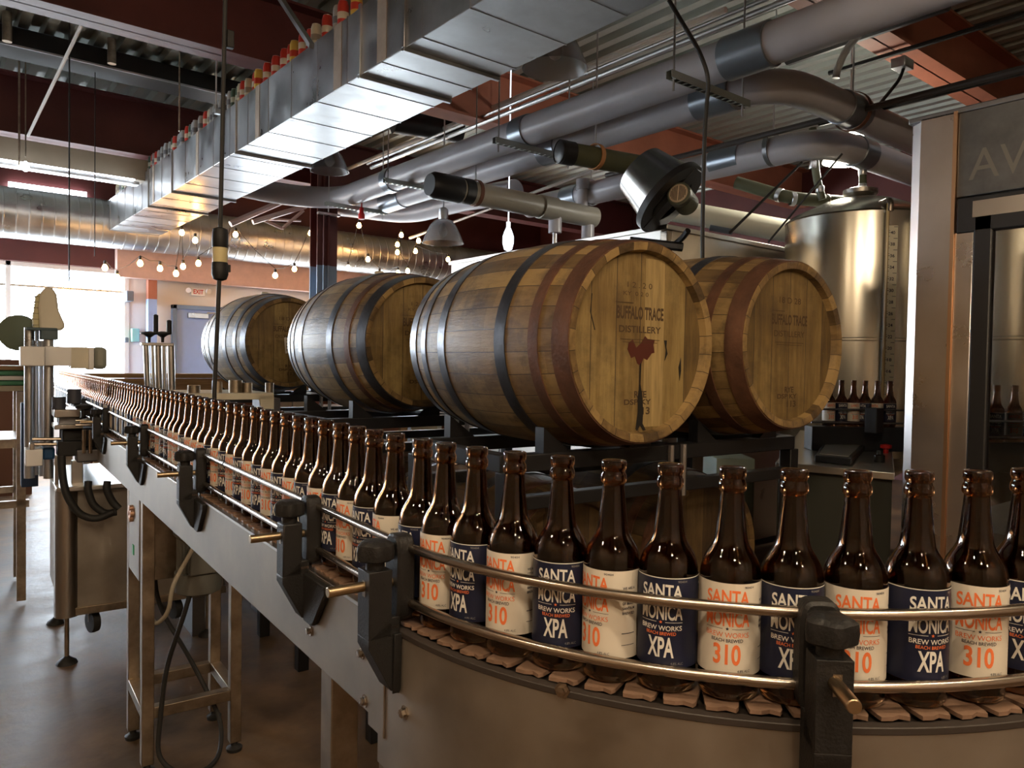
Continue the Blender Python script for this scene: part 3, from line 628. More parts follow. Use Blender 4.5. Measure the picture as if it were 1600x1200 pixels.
for i, (p, az, rh, rb, hm, lb) in enumerate(barrels):
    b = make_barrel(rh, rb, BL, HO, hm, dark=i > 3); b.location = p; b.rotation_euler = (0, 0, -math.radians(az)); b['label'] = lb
    blist.append(b)
    if i < 4: dress(b, full=(i in (0, 2)))
    if i == 0:
        blob(b, 'leak_stain', [(-.045, .0), (-.05, -.02), (-.035, -.045), (-.02, -.04), (-.01, -.06), (.003, -.068), (.015, -.045), (.03, -.05), (.048, -.03), (.06, -.028), (.055, -.005), (.06, .01), (.03, .012), (.02, .02), (.005, .0), (-.015, -.015), (-.03, .008)], stainr)
        blob(b, 'char_run', [(.001, -.06), (.006, -.06), (.004, -.12), (.012, -.15), (.018, -.2), (.016, -.235), (.03, -.255), (.018, -.255), (.006, -.24), (-.006, -.256), (-.012, -.25), (-.004, -.2), (-.006, -.16), (.001, -.12)], charm, .0243)
        for pts, nm in (([(.10, .01), (.112, .01), (.11, -.01), (.116, -.03), (.104, -.05), (.108, -.02)], 'char_mark'), ([(.165, -.07), (.175, -.04), (.177, -.08), (.171, -.11)], 'char_mark'), ([(-.19, .13), (-.188, .13), (-.192, .08), (-.175, .03), (-.178, .03), (-.195, .08)], 'chalk_arc')):
            blob(b, nm, pts, charm)
        # one paler replacement board in the head
        MB().box(.018, .098, .0257, .0262, -.245, .245).build('pale_board', mat('pale_oak', (.46, .33, .14), .6, var=.4, scale=8, stretch=(8, 8, .7)), b)
    if i == 3:
        MB().prism([(-.03, .022, .03), (.05, .022, .05), (.055, .022, -.055), (-.02, .022, -.07)], (0, .002, 0)).build('paper_tag', inkw, b)
        t_ = MB()
        for k in range(5): t_.box(-.015, .04, .0205, .0215, .03-k*.02, .036-k*.02)
        t_.build('tag_printing', ink, b)
# bungs on top of two barrels
for i in (2, 3):
    b = blist[i]; MB().lathe([(.022, .32), (.024, .342), (.018, .346)], 16, Matrix.Translation((0, BL/2, 0))).build('bung', cream, b)

# ------------------------------------------------------------ barrel racks
def rack(x0, x1, y0, y1, z, label, az):
    cx, cy = (x0+x1)/2, (y0+y1)/2
    r_ = root('barrel_rack', label, 'rack', (cx, cy, z), -math.radians(az))
    hx, hy = (x1-x0)/2, (y1-y0)/2
    for s_ in (-1, 1):
        MB().box(-hx, hx, s_*hy-.025, s_*hy+.025, -.05, 0).build('cross_rail', blackm, r_, .003)
        MB().box(s_*hx-.025, s_*hx+.025, -hy, hy, -.05, 0).build('side_rail', blackm, r_, .003)
        for t_ in (-1, 1):
            MB().box(s_*hx-.025, s_*hx+.025, t_*hy-.025, t_*hy+.025, -.74 if z > .8 else -.37, -.05).build('leg', blackm, r_, .003)
        MB().box(-hx, hx, s_*hy-.02, s_*hy+.02, -.16, -.12).build('lower_rail', blackm, r_, .003)
    MB().box(-.025, .025, -hy, hy, -.05, 0).build('centre_rail', blackm, r_, .003)
    for s_ in (-1, 1):
        for t_ in (-1, 1):
            for k in (-1, 1):
                xx = s_*hx*.5+k*.17
                MB().prism([(xx-k*.05, t_*hy-.02, 0), (xx+k*.05, t_*hy-.02, 0), (xx+k*.05, t_*hy-.02, .075)], (0, .04, 0)).build('cradle_wedge', blackm, r_)
    for s_ in (-1, 1):
        MB().tube([(s_*.03, -hy-.03, 0), (s_*.03, -hy-.03, -.17)], .012, 8).build('pin', galv, r_)
    return r_
rack(1.33, 2.66, 1.62, 2.14, 1.145, 'black steel barrel rack under the front pair of barrels', 3)
rack(1.40, 2.75, 2.98, 3.50, 1.155, 'black steel barrel rack under the second row of barrels', 2)
rack(1.5, 2.9, 4.78, 5.30, 1.18, 'black steel barrel rack under the farthest barrel', 0)
rack(1.33, 2.66, 1.90, 2.42, .37, 'black steel base rack near the floor under the front barrels', 3)
rack(1.40, 2.75, 3.2, 3.72, .37, 'black steel base rack near the floor in the second row', 2)
rack(1.5, 2.9, 4.83, 5.35, .37, 'black steel base rack near the floor at the far end', 0)
# cartons behind the racks
for (u0, v0, u1, v1, d_, lab, m_) in ((430, 622, 456, 640, 6.6, 'brown carton left of two on the pallet behind the racks', card), (458, 623, 478, 641, 6.6, 'brown carton right of two on the pallet behind the racks', card), (478, 626, 492, 642, 6.6, 'reddish carton behind the rack post', salmon),
                                 (642, 662, 684, 686, 5.2, 'white carton seen through the rack below the first barrel', cream), (705, 655, 740, 672, 5.4, 'white bin seen through the rack under the front barrel', white), (1120, 716, 1180, 735, 4.2, 'pale crate seen under the right barrel', mat('pale_green', (.35, .42, .36), .5)), (780, 770, 860, 900, 4.6, 'wooden firewood block stack behind the bottles', wood)):
    a = at(u0, v0, '', d_); b = at(u1, v0, '', d_); hgt = (v1-v0)/F*d_; wv = (b-a); wv.z = 0; w_ = wv.length; dirx = wv.normalized(); M = Matrix.Identity(4)
    yv = Vector((-dirx.y, dirx.x, 0))
    for i in range(3): M[i][0] = dirx[i]; M[i][1] = yv[i]; M[i][2] = (0, 0, 1)[i]; M[i][3] = a[i]
    if v0 < 630: hgt = a.z-at(425, 641, '', 6.65).z
    else: hgt = a.z-.01
    o = MB().box(0, w_, 0, .3, -hgt, 0, M).build('carton', m_, None, .004); tag(o, lab, 'box')
    if 'firewood' in lab: bpy.data.objects.remove(o)
pl = root('pallet_shelf', 'dark shelf standing behind the barrel racks holding cartons', 'shelf', (4.5, 4.5, 0), absolute=True)
a = at(425, 641, '', 6.65); MB().box(a.x-.1, a.x+1.2, a.y-.6, a.y+.7, a.z-.06, a.z-.0).build('shelf_board', darksteel, pl)
for dx in (-.05, 1.15):
    for dy in (-.45, .55): MB().box(a.x+dx-.02, a.x+dx+.02, a.y+dy-.02, a.y+dy+.02, 0, a.z-.06).build('leg', blackm, pl)

# ------------------------------------------------------------ stainless housing behind the barrels
pc = at(1042, 352, 'X', 4.05)
hz = pc.z
hb = root('steel_enclosure', 'tall stainless steel enclosure behind the barrels with warm reflections', 'enclosure', (5, 5, 0), absolute=True)
MB().box(4.05, 6.25, pc.y, 6.0, .05, hz).build('body', steel, hb, .006)
MB().box(4.03, 6.27, pc.y-.02, 6.02, hz-.03, hz+.005).build('top_edge', steel, hb, .004)
MB().box(4.04, 4.10, pc.y-.012, pc.y+.05, .05, hz-.03).build('corner_post', chrome, hb, .006)
for yy in (4.4, 5.2): MB().box(4.043, 4.05, yy, yy+.012, .05, hz-.03).build('panel_seam', darksteel, hb)
# blower
fc = at(1043, 306, '', 5.0); axf = (rt*.60-up*.72-fw*.35).normalized()
bw = root('blower', 'tilted stainless centrifugal blower with black flange and motor', 'blower', fc, absolute=True)
M = lookM(fc, axf)
MB().lathe([(.18, -.27), (.235, 0)], 48, M).build('drum', mat('drum_steel', (.34, .33, .31), .25, 1, var=.3, scale=4), bw)
MB().lathe([(.17, 0), (.27, 0), (.27, .045), (.17, .045)], 48, M, cap=False, close=True).build('flange', blackm, bw)
MB().lathe([(.001, .005), (.20, .005), (.20, .012), (.001, .012)], 48, M, cap=False).build('face_plate', steel, bw)
MB().box(-.06, .06, -.25, .25, .012, .05, M).build('motor_bracket', blackm, bw, .004)
M2 = lookM(at(1076, 322, '', 4.98), (-rt*.5-fw*.8+up*.2))@Matrix.Scale(.78, 4)
pr = [(.06, .0), (.085, .03)]
for k in range(10): pr += [(.098, .035+k*.016), (.098, .041+k*.016), (.086, .043+k*.016), (.086, .049+k*.016)]
pr += [(.1, .20), (.1, .25), (.088, .262)]
mo_ = MB().lathe(pr, 32, M2).build('motor', mat('motor_grey', (.11, .12, .09), .5, .3), bw)
g_ = MB().lathe([(.001, .264), (.02, .267), (.07, .266), (.08, .262)], 32, M2, cap=False)
g_.build('fan_cowl', mat('cowl', (.46, .36, .26), .5), mo_)
g2 = MB()
for k in range(-5, 6):
    h_ = math.sqrt(max(.0, .065**2-(k*.012)**2))
    if abs(k) > 0: g2.box(k*.012-.0025, k*.012+.0025, -h_, h_, .266, .2685, M2)
g2.build('cowl_slots', blackm, mo_)
MB().tube(bend([fc+axf*.2-up*.1, fc-up*.28+rt*.1, fc-up*.36-fw*-.1], .05), .02, 8).build('support_arm', blackm, bw)
MB().tube([fc-up*.30-rt*.25, fc-up*.34+rt*.1], .03, 6).build('foot', blackm, bw)

# ------------------------------------------------------------ tanks
def tank(u, vtop, dist, R_, label, ruler=True):
    c_ = at(u, vtop, '', dist); z1 = c_.z
    t_ = root('fermentation_tank', label, 'tank', (c_.x, c_.y, 0))
    prof = [(R_*.3, .35), (R_, .75), (R_, z1-.002)]
    MB().lathe([(.04, .45), (R_, .8), (R_, 1.6), (R_+.004, 1.605), (R_+.004, 1.62), (R_, 1.625), (R_, z1), (R_+.006, z1+.01), (R_*.92, z1+.05), (R_*.5, z1+.15), (.08, z1+.2), (.001, z1+.2)], 72).build('shell', mat('tank_steel', (.62, .60, .52), .24, 1), t_, ang=25)
    for k in range(4):
        a_ = k*PI/2+.5; MB().cyl((R_*.8*math.cos(a_), R_*.8*math.sin(a_), 0), (R_*.8*math.cos(a_), R_*.8*math.sin(a_), .8), .03, 12).build('leg', steel, t_)
    MB().lathe([(.09, z1+.2), (.12, z1+.22), (.12, z1+.25), (.05, z1+.27)], 24).build('manway', steel, t_)
    dirc = (EYE-c_); dirc.z = 0; dirc.normalize()
    return t_, c_, z1, dirc
t1, tc1, tz, dc1 = tank(1343, 350, 5.6, .52, 'large stainless fermentation tank with a yellow measuring scale')
# sight tube and scale at px 1385..1400
side = Vector((-dc1.y, dc1.x, 0))
qq = at(1392, 500, '', 5.05); base = Vector((qq.x-tc1.x, qq.y-tc1.y, 0)); base = base.normalized()*.545
sx_ = Vector((math.cos(yaw), -math.sin(yaw), 0))
z_of = lambda v: at(1392, v, '', 5.05).z
M = Matrix.Identity(4); nrm = Vector((-math.sin(yaw), -math.cos(yaw), 0))
for i in range(3): M[i][0] = sx_[i]; M[i][1] = (0, 0, 1)[i]; M[i][2] = nrm[i]; M[i][3] = base[i]
MB().box(-.022, .040, z_of(665), z_of(352), -.003, .003, M).build('scale_plate', rulerm, t1)
tk = MB(); tx = MB()
for n_ in range(12, 42):
    zz = z_of(363+(40-n_)*9.05); tk.box(.012 if n_ % 2 else -.0, .038, zz-.0016, zz+.0016, .003, .0045, M) if n_ % 2 else None
    if n_ % 2 == 0:
        vs, fs = text_bm(str(n_), .030, .022, .02); tx.add([M@Vector((v.x+.006, v.y+zz, .0045)) for v in vs], fs); tk.box(-.022, -.010, zz-.0016, zz+.0016, .003, .0045, M)
    tk.box(-.022, -.014, zz+.012, zz+.0145, .003, .0045, M)
tk.build('scale_ticks', ink, t1, smooth=False); tx.build('scale_numerals', ink, t1, smooth=False)
MB().cyl(M@Vector((-.035, z_of(680), .01)), M@Vector((-.035, z_of(318), .01)), .010, 10).build('sight_tube', mat('tube_yellow', (.55, .42, .2), .2), t1)
MB().tube(bend([M@Vector((-.02, z_of(330), .01)), M@Vector((-.02, z_of(312), .01)), M@Vector((-.02, z_of(312), -.25)), M@Vector((-.02, z_of(330), -.3))], .05), .022, 12).build('vent_bend', chrome, t1)
t2, tc2, tz2, dc2 = tank(1606, 330, 4.9, .42, 'second stainless tank seen through the glass of the filler cabinet')

# ------------------------------------------------------------ filler cabinet at right
CX = 2.85
Yc0 = at(1410, 500, 'X', CX).y; Yc1 = at(1487, 400, 'X', CX).y; CT = at(1425, 190, 'X', CX).z
cb = root('filler_cabinet', 'tall stainless filling machine cabinet with glass door at the right edge', 'cabinet', (CX+.4, .4, 0), absolute=True)
MB().prism([(CX, Yc1, .1), (CX, Yc0-.045, .1), (CX+.03, Yc0-.004, .1), (CX+.30, Yc0-.004, .1), (CX+.30, Yc1, .1)], (0, 0, CT-.1)).build('corner_column', mat('column_steel', (.72, .68, .66), .30, 1, var=.12, scale=4, rvar=.05), cb, .002)
MB().box(CX-.004, CX+.01, Yc1-.006, Yc1+.006, .1, CT).build('column_edge', mat('copper_edge', (.75, .5, .32), .3, 1), cb)
zb1 = at(1490, 310, 'X', CX).z
MB().box(CX+.004, CX+.03, -1.2, Yc1-.006, zb1, CT).build('fascia', mat('fascia_steel', (.155, .158, .16), .42, 1, var=.25, scale=12), cb, .004)
MB().box(CX, CX+1.3, -1.2, Yc0, CT-.01, CT+.012).build('roof_panel', darksteel, cb, .004)
vs, fs = text_bm('AWS', .30, .105, .0)
sh = MB().add([(CX+.0025, at(1560, 240, 'X', CX).y-.06-v.x-v.y*-.3*0, v.y+at(1560, 250, 'X', CX).z) for v in vs], fs)
sh.build('ghost_lettering', mat('ghost_letter', (.20, .19, .17), .46, 1), cb, smooth=False)
ya, yb2 = at(1516, 500, 'X', CX).y, at(1546, 500, 'X', CX).y
MB().box(CX+.006, CX+.03, ya, Yc1-.006, .1, zb1-.12).build('side_strip', mat('column_steel', (.5, .5, .5)), cb, .003)
MB().box(CX, CX+.04, yb2, ya, .1, zb1-.03).box(CX, CX+.04, -1.2, Yc1-.01, zb1-.125, zb1-.002).build('door_frame', blackm, cb, .006)
MB().box(CX-.003, CX+.0, -1.2, ya+.003, zb1-.075, zb1-.02).build('header_strip', steel, cb)
MB().box(CX+.015, CX+.021, -1.2, yb2, .1, zb1-.125).build('glass_pane', glassy, cb)
MB().box(CX+.06, CX+1.3, -1.2, -1.1, .1, CT).box(CX+1.26, CX+1.3, -1.2, -.9, .1, CT).build('end_panel', steel, cb)
MB().box(CX+.05, CX+1.3, -1.2, Yc0-.1, .1, .85).build('base_panel', darksteel, cb)

# steel worktop with touch panel between the barrels and cabinet
WZ = 1.0
w1 = [at(1212, 722, 'Z', WZ), at(1250, 672, 'Z', WZ), at(1392, 684, 'Z', WZ), at(1398, 739, 'Z', WZ)]
wt = root('steel_workbench', 'stainless machine worktop seen between the right barrel and the cabinet', 'workbench', (sum((p for p in w1), Vector())/4)*Vector((1, 1, 0)).length*0+Vector((w1[0].x, w1[0].y, 0)), absolute=True)
MB().prism(w1, (0, 0, -.03)).build('worktop', mat('bright_steel', (.70, .70, .66), .30, 1), wt, .003)
cen = sum(w1, Vector())/4
MB().prism([cen+(p-cen)*.97-Vector((0, 0, .03)) for p in w1], (0, 0, -.8)).build('base_cabinet', mat('olive_dark', (.03, .032, .024), .6), wt)
tp = [at(u, v, 'Z', WZ+.03) for u, v in ((1273, 711), (1290, 688), (1352, 695), (1330, 717))]
ts = root('touch_panel', 'black-rimmed flat control screen lying on the steel worktop', 'screen', (tp[0].x, tp[0].y, WZ), absolute=True)
MB().prism([p for p in tp], (0, 0, -.028)).build('bezel', blackm, ts, .003)
c5 = sum(tp, Vector())/4; MB().prism([c5+(p-c5)*.82+Vector((0, 0, .003)) for p in tp], (0, 0, -.003)).build('screen', mat('screen_grey', (.25, .26, .24), .2), ts)
p = at(1374, 722, 'Z', WZ); o = MB().lathe([(.022, 0), (.022, .03), (.012, .035), (.012, .05), (.001, .052)], 20, Matrix.Translation(p)).build('selector_knob', black, wt)
p = at(1384, 708, 'Z', WZ); o = MB().lathe([(.012, 0), (.012, .02), (.026, .025), (.026, .04), (.001, .045)], 20, Matrix.Translation(p)).build('emergency_button', redp, wt)

# ------------------------------------------------------------ conveyor
A37 = math.radians(3.7)
BZ = 1.0706
X0, YT, RC = .4765, .8709, .5554
CCX = X0+RC
def lpath(s, off=0.0):
    """local point and outward normal (towards the photographer) for path length s; off = outward offset"""
    if s >= 0: return Vector((X0-off, YT+s, 0)), Vector((-1, 0, 0))
    th = -s/RC
    if th <= PI/2:
        n_ = Vector((-math.cos(th), -math.sin(th), 0)); return Vector((CCX, YT, 0))+n_*(RC+off), n_
    e = (th-PI/2)*RC; return Vector((CCX+e, YT-RC-off, 0)), Vector((0, -1, 0))
RZ = Matrix.Rotation(-A37, 4, 'Z')
def lw(p): return RZ@Vector(p)+Vector((0, 0, BZ))
cv = root('bottle_conveyor', 'stainless bottle conveyor curving toward the viewer with guide rails', 'conveyor', (0, 0, BZ), -A37)
SMIN, SMAX = -1.15, 6.1
def srange(a, b, ds=.02):
    n = max(2, int(abs(b-a)/ds)+1); return [a+(b-a)*i/(n-1) for i in range(n)]
def sweep(ss, off0, off1, z0, z1):
    R = []
    for s in ss:
        a, _ = lpath(s, off0); b, _ = lpath(s, off1)
        R.append([Vector((a.x, a.y, z0)), Vector((b.x, b.y, z0)), Vector((b.x, b.y, z1)), Vector((a.x, a.y, z1))])
    return MB().rings(R)
curv = srange(SMIN, .035, .015)
PO = .0495
sweep(curv, PO, PO-.003, -.20, -.012).build('curved_side_panel', panel, cv, .0012)
sweep([.036, SMAX], PO, PO-.003, -.1466, -.008).build('side_panel', panel, cv, .0012)
sweep([.036, SMAX], PO+.002, PO-.012, -.010, -.004).build('panel_lip', steel, cv, .001)
sweep(curv+[1, 3, SMAX], -PO, -PO+.003, -.1466, -.010).build('far_side_panel', panel, cv)
sweep(curv+[1, 3, SMAX], PO-.004, -PO+.004, -.030, -.010).build('chain_bed', beltd, cv)
sweep(curv, PO+.0012, PO-.012, -.014, -.0065).build('wear_strip', beltd, cv, .001)
sweep([.012, .060], PO+.0025, PO, -.160, -.020).build('joint_plate', panel, cv, .001)
# chain plates
ch = MB(); s = SMIN
while s < SMAX:
    p, n_ = lpath(s+.018); t_ = Vector((-n_.y, n_.x, 0)); t_ = t_ if t_.y < 0 or s < -.9 else -t_
    tt = Vector((n_.y, -n_.x, 0))
    hw = .0182 if s < 0 else .0168; zz = -.0005+random.uniform(-.0006, .0006)
    o1, o2 = .041, -.041
    pts = [p+n_*o1+tt*(hw*.95), p+n_*(o1-.004)+tt*hw, p+n_*.0+tt*(hw*1.12), p+n_*o2+tt*hw, p+n_*o2-tt*hw, p-tt*(hw*.9), p+n_*(o1-.006)-tt*hw*.75, p+n_*o1-tt*(hw*.6), p+n_*(o1-.004)-tt*(hw*.1), p+n_*o1+tt*(hw*.35)]
    ch.prism([Vector((q.x, q.y, zz)) for q in pts], (0, 0, -.004)); s += .0381
ch.build('chain', beltm, cv, smooth=False)
# rails
RO = .0355
def rail(off, z, s0, s1, n): 
    ss = srange(s0, s1, .02) if s0 < 0 else [s0, s1]
    if s0 < 0 < s1: ss = srange(s0, 0, .015)+[s1]
    pts = [lpath(s, off)[0]+Vector((0, 0, z)) for s in ss]
    MB().tube(pts, .0058, 16).build(n, chrome, cv)
for z in (.0960, .0262):
    rail(RO, z, SMIN, .86, 'guide_rail'); rail(RO, z, .872, 2.1, 'guide_rail'); rail(RO, z, 2.112, SMAX, 'guide_rail')
    rail(-RO-.001, z, SMIN, SMAX, 'far_guide_rail')
    MB().tube([lpath(.855, RO)[0]+Vector((0, 0, z)), lpath(.877, RO)[0]+Vector((0, 0, z))], .0052, 12).build('rail_sleeve', black, cv)
# brackets
def proj(P):
    d_ = P-EYE; k = d_.dot(fw); return 800+F*d_.dot(rt)/k, 600-F*d_.dot(up)/k
def find_s(u, off, z, lo=-.95, hi=5.9):
    # u falls as s grows
    for _ in range(50):
        m_ = (lo+hi)/2
        p, _n = lpath(m_, off)
        if proj(lw(p+Vector((0, 0, z))))[0] > u: lo = m_
        else: hi = m_
    return lo
def bracket(s, side=1, small=False):
    """outward = local -x of the bracket frame"""
    p, n_ = lpath(s, PO); tt = Vector((n_.y, -n_.x, 0))   # tt points back along the row (far)
    if tt.y < 0 and s > -.8: tt = -tt
    M = Matrix.Identity(4)
    for i in range(3): M[i][0] = n_[i]; M[i][1] = tt[i]; M[i][2] = (0, 0, 1)[i]; M[i][3] = p[i]
    # x outward, y far along the row, z up
    b = MB()
    b.box(.012, .043, -.0165, .0165, -.012, .072, M)
    b.prism([M@Vector(q) for q in ((.043, -.0165, -.012), (.043, -.0165, -.022), (.012, -.0165, -.080), (.0005, -.0165, -.086), (.0005, -.0165, .012), (.014, -.0165, .012))], (M.to_3x3()@Vector((0, .033, 0))))
    k_ = 1.0 if s > 0 else .0
    b.prism([M@Vector(q) for q in ((.0005, -.0165, -.008), (.0005, -.022-.086*k_, -.008), (.0005, -.022-.084*k_, -.022), (.0005, -.020-.040*k_, -.078), (.0005, -.018-.032*k_, -.084), (.0005, -.0165, -.084))], (M.to_3x3()@Vector((.010, 0, 0))))
    br = b.build('rail_bracket', black, cv, .0022)
    MB().box(.002, .014, -.0165, .006, -.002, .002, M).build('bracket_ledge', beltm, br)
    b = MB().lathe([(.012, .070), (.012, .084), (.014, .084)], 20, M@Matrix.Translation((.0275, 0, 0)))
    R = []
    for (rr, zz) in ((.017, .082), (.0215, .085), (.0225, .094), (.0215, .103), (.016, .107), (.004, .1075)):
        R.append([M@Vector((.0275+rr*(1+.09*math.cos(5*a_))*math.cos(a_), rr*(1+.09*math.cos(5*a_))*math.sin(a_), zz)) for a_ in [2*PI*j/40 for j in range(40)]])
    b.rings(R); b.build('knob', black, br)
    MB().tube([M@Vector((.090, 0, .052)), M@Vector((-.004, 0, .052))], .0064, 20).build('cross_pin', mat('brass_pin', (.50, .38, .24), .30, 1), br, .001)
    # clamp that grips the two rails
    R = []
    for x in (-.001, -.004, -.0225, -.0255):
        e = .003 if x in (-.001, -.0255) else 0
        ring = []
        for k in range(28):
            a_ = 2*PI*k/28; cx_ = math.copysign(abs(math.cos(a_))**.45, math.cos(a_)); sz_ = math.copysign(abs(math.sin(a_))**.45, math.sin(a_))
            ring.append(M@Vector((x+.006, (.0195-e)*cx_, 0.058+(.054-e)*sz_)))
        R.append(ring)
    MB().rings(R).build('rail_clamp', black, br)
    MB().box(.0432, .0437, -.006, .002, .040, .060, M).build('pin_window', legst, br)
    return br
bs = [find_s(1297, PO+.03, .05), find_s(583, PO+.03, .05), find_s(450, PO+.03, .05), find_s(287, PO+.03, .05), find_s(205, PO+.03, .05), find_s(150, PO+.03, .05), find_s(118, PO+.03, .02)]
for s in bs: bracket(s)
# bolts
def bolt(s, z, r=.0055, screw=False):
    p, n_ = lpath(s, PO); q = p+Vector((0, 0, z)); M = lookM(q, n_)
    MB().lathe([(r*1.7, 0), (r*1.7, .0015), (r, .0015), (r, .006), (r*.8, .0075)] if screw else [(r*1.6, 0), (r*1.6, .002), (r, .002), (r*.95, .0075), (.001, .008)], 6 if not screw else 20, M).build('bolt', chrome, cv)
for (u, v) in ((567, 1020), (572, 1095), (486, 985), (634, 1113), (878, 1078)):
    s = find_s(u, PO, -.06); p, n_ = lpath(s, PO); lo_, hi_ = -.3, .1
    for _ in range(40):
        m_ = (lo_+hi_)/2
        if proj(lw(p+Vector((0, 0, m_))))[1] > v: lo_ = m_
        else: hi_ = m_
    bolt(s, lo_)
# stand under the drive
def post(x, y, z1, sz=.038, n='leg'):
    o = MB().box(x-sz/2, x+sz/2, y-sz/2, y+sz/2, -BZ+.035, z1).build(n, legst, cv, .002)
    MB().lathe([(.026, -BZ), (.028, -BZ+.012), (.012, -BZ+.02), (.010, -BZ+.036)], 16, Matrix.Translation((x, y, 0))).build('foot', rubber, o)
for x in (.449, .735):
    for y in (2.745, 3.035): post(x, y, -.02 if x < .5 else -.10)
zb = -BZ+.19
for y in (2.745, 3.035): MB().box(.468, .716, y-.019, y+.019, zb, zb+.038).build('cross_bar', legst, cv, .002)
for x in (.449, .735): MB().box(x-.019, x+.019, 2.764, 3.016, zb, zb+.038).build('cross_bar', legst, cv, .002)
for y in (2.745, 3.035): MB().box(.468, .716, y-.015, y+.015, -.20, -.16).build('cross_bar', legst, cv, .002)
for (x, y) in ((.462, .905), (.62, .905), (.462, 1.12), (.62, 1.12)): post(x, y, -.05, .045)
for (x, y) in ((.45, 5.6), (.55, 5.6)): post(x, y, -.1, .04)
# control box on the stand
bx = root('control_box', 'grey steel control box with green switch bolted to the conveyor stand', 'control box', lw((.53, 2.9, -.4)), -A37)
def bxp(x0, x1, y0, y1, z0, z1, n, m_, bv=.003):
    MB().box(x0-.53, x1-.53, y0-2.9, y1-2.9, z0+.4, z1+.4).build(n, m_, bx, bv)
bxp(.470, .640, 2.79, 3.00, -.43, -.14, 'housing', legst); bxp(.431, .468, 2.80, 3.06, -.43, -.14, 'front_door', panel)
bxp(.428, .431, 2.90, 2.925, -.36, -.325, 'green_switch', greenp, .001)
for dy, dz in ((2.93, -.20), (2.95, -.22), (2.91, -.215), (2.93, -.235)): MB().lathe([(.012, 0), (.012, .012), (.006, .014)], 14, lookM((.431-.53, dy-2.9, dz+.4), (-1, 0, 0))).build('push_button', mat('copper_button', (.65, .4, .28), .35, .7), bx)
# gear motor
gq = at(303, 890, 'Z', .70); gm = root('gear_motor', 'grey ribbed electric gear motor hanging under the conveyor', 'motor', (gq.x, gq.y, .6), absolute=True)
gx, gy = lw((.60, 2.70, 0)).x, lw((.60, 2.70, 0)).y
Mg = Matrix.Translation((gx, gy, 0)); gzz = .605
gry = mat('motor_paint', (.16, .165, .15), .5, .2, var=.15)
R = []
pr = [(.055, gzz), (.074, gzz+.01), (.078, gzz+.05), (.076, gzz+.075), (.070, gzz+.078)]
MB().lathe(pr, 32, Mg).build('fan_cover', gry, gm)
R = []
for zz in (gzz+.078, gzz+.19):
    R.append([Mg@Vector(((.070 if j % 2 else .060)*math.cos(2*PI*j/60), (.070 if j % 2 else .060)*math.sin(2*PI*j/60), zz)) for j in range(60)])
MB().rings(R).build('ribbed_body', gry, gm, smooth=False)
MB().box(-.05, .05, -.085, -.05, gzz+.08, gzz+.17, Mg).build('terminal_box', gry, gm, .004)
MB().box(-.07, .07, -.06, .06, gzz+.19, .90, Mg).build('gearbox', gry, gm, .008)
# cables at the stand
def lc(pts): return [lw(Vector((x, y, z-BZ))) for x, y, z in pts]
o = MB().tube(bend(lc([(.62, 2.63, .9), (.56, 2.65, .6), (.50, 2.72, .35), (.47, 2.70, .06), (.55, 2.62, .012), (.66, 2.66, .012), (.70, 2.76, .1), (.62, 2.9, .3), (.52, 2.98, .5), (.50, 2.95, .68)]), .08), .008, 10).build('power_cable', rubber); tag(o, 'black power cable looping through the conveyor stand to the floor', 'cable')
o = MB().tube(bend(lc([(.56, 2.60, .78), (.50, 2.62, .66), (.50, 2.66, .56), (.47, 2.74, .50), (.46, 2.8, .55)]), .05), .007, 10).build('motor_lead', mat('offwhite', (.45, .42, .34), .5)); tag(o, 'pale motor lead curling behind the conveyor leg', 'cable')

# ------------------------------------------------------------ bottles
BH = .229
outer = [(.0005, .0025), (.020, .002), (.0265, .0), (.0292, .0022), (.0302, .007), (.0303, .115), (.0300, .123), (.0288, .130), (.0262, .137), (.0225, .1435), (.0190, .1490), (.0167, .1545), (.0155, .163), (.0140, .177), (.0124, .193), (.0116, .2025), (.0117, .2042), (.0130, .2052), (.0139, .2070), (.0140, .2110), (.0134, .2140), (.0122, .2160), (.0121, .2182), (.0130, .2196), (.0135, .2215), (.0135, .2260), (.0130, .2282), (.0120, .2290)]
inner = [(.0092, .2290), (.0086, .2270), (.0084, .215), (.0086, .205), (.0102, .185), (.0120, .165), (.0134, .155), (.0160, .1485), (.0205, .1405), (.0245, .1325), (.0268, .124), (.0272, .115), (.0272, .010), (.0255, .007), (.0005, .010)]
RL = .0307
def lettering(items, extra=None):
    mb = MB()
    for (s_, xc, z0, z1, w_, bold, arch) in items:
        vs, fs = text_bm(s_, w_, z1-z0, bold)
        b = bmesh.new(); bv = [b.verts.new(v) for v in vs]
        for f_ in fs:
            try: b.faces.new([bv[i] for i in f_])
            except ValueError: pass
        x = -w_/2+.0015
        while x < w_/2:
            bmesh.ops.bisect_plane(b, geom=b.verts[:]+b.edges[:]+b.faces[:], plane_co=(x, 0, 0), plane_no=(1, 0, 0)); x += .0018
        b.verts.index_update(); out = []
        for v in b.verts:
            X = v.co.x+xc; z = v.co.y+(z0+z1)/2-arch*(v.co.x/(w_/2))**2; a_ = X/RL
            out.append(((RL+.00018)*math.sin(a_), -(RL+.00018)*math.cos(a_), z))
        fl = [tuple(v.index for v in f_.verts) for f_ in b.faces]; b.free(); mb.add(out, fl)
    return mb
def strip(mb, x0, x1, z0, z1):
    n = 8; vs = []
    for i in range(n+1):
        a_ = (x0+(x1-x0)*i/n)/RL; vs += [((RL+.00018)*math.sin(a_), -(RL+.00018)*math.cos(a_), z0), ((RL+.00018)*math.sin(a_), -(RL+.00018)*math.cos(a_), z1)]
    mb.add(vs, [(2*i, 2*i+2, 2*i+3, 2*i+1) for i in range(n)])
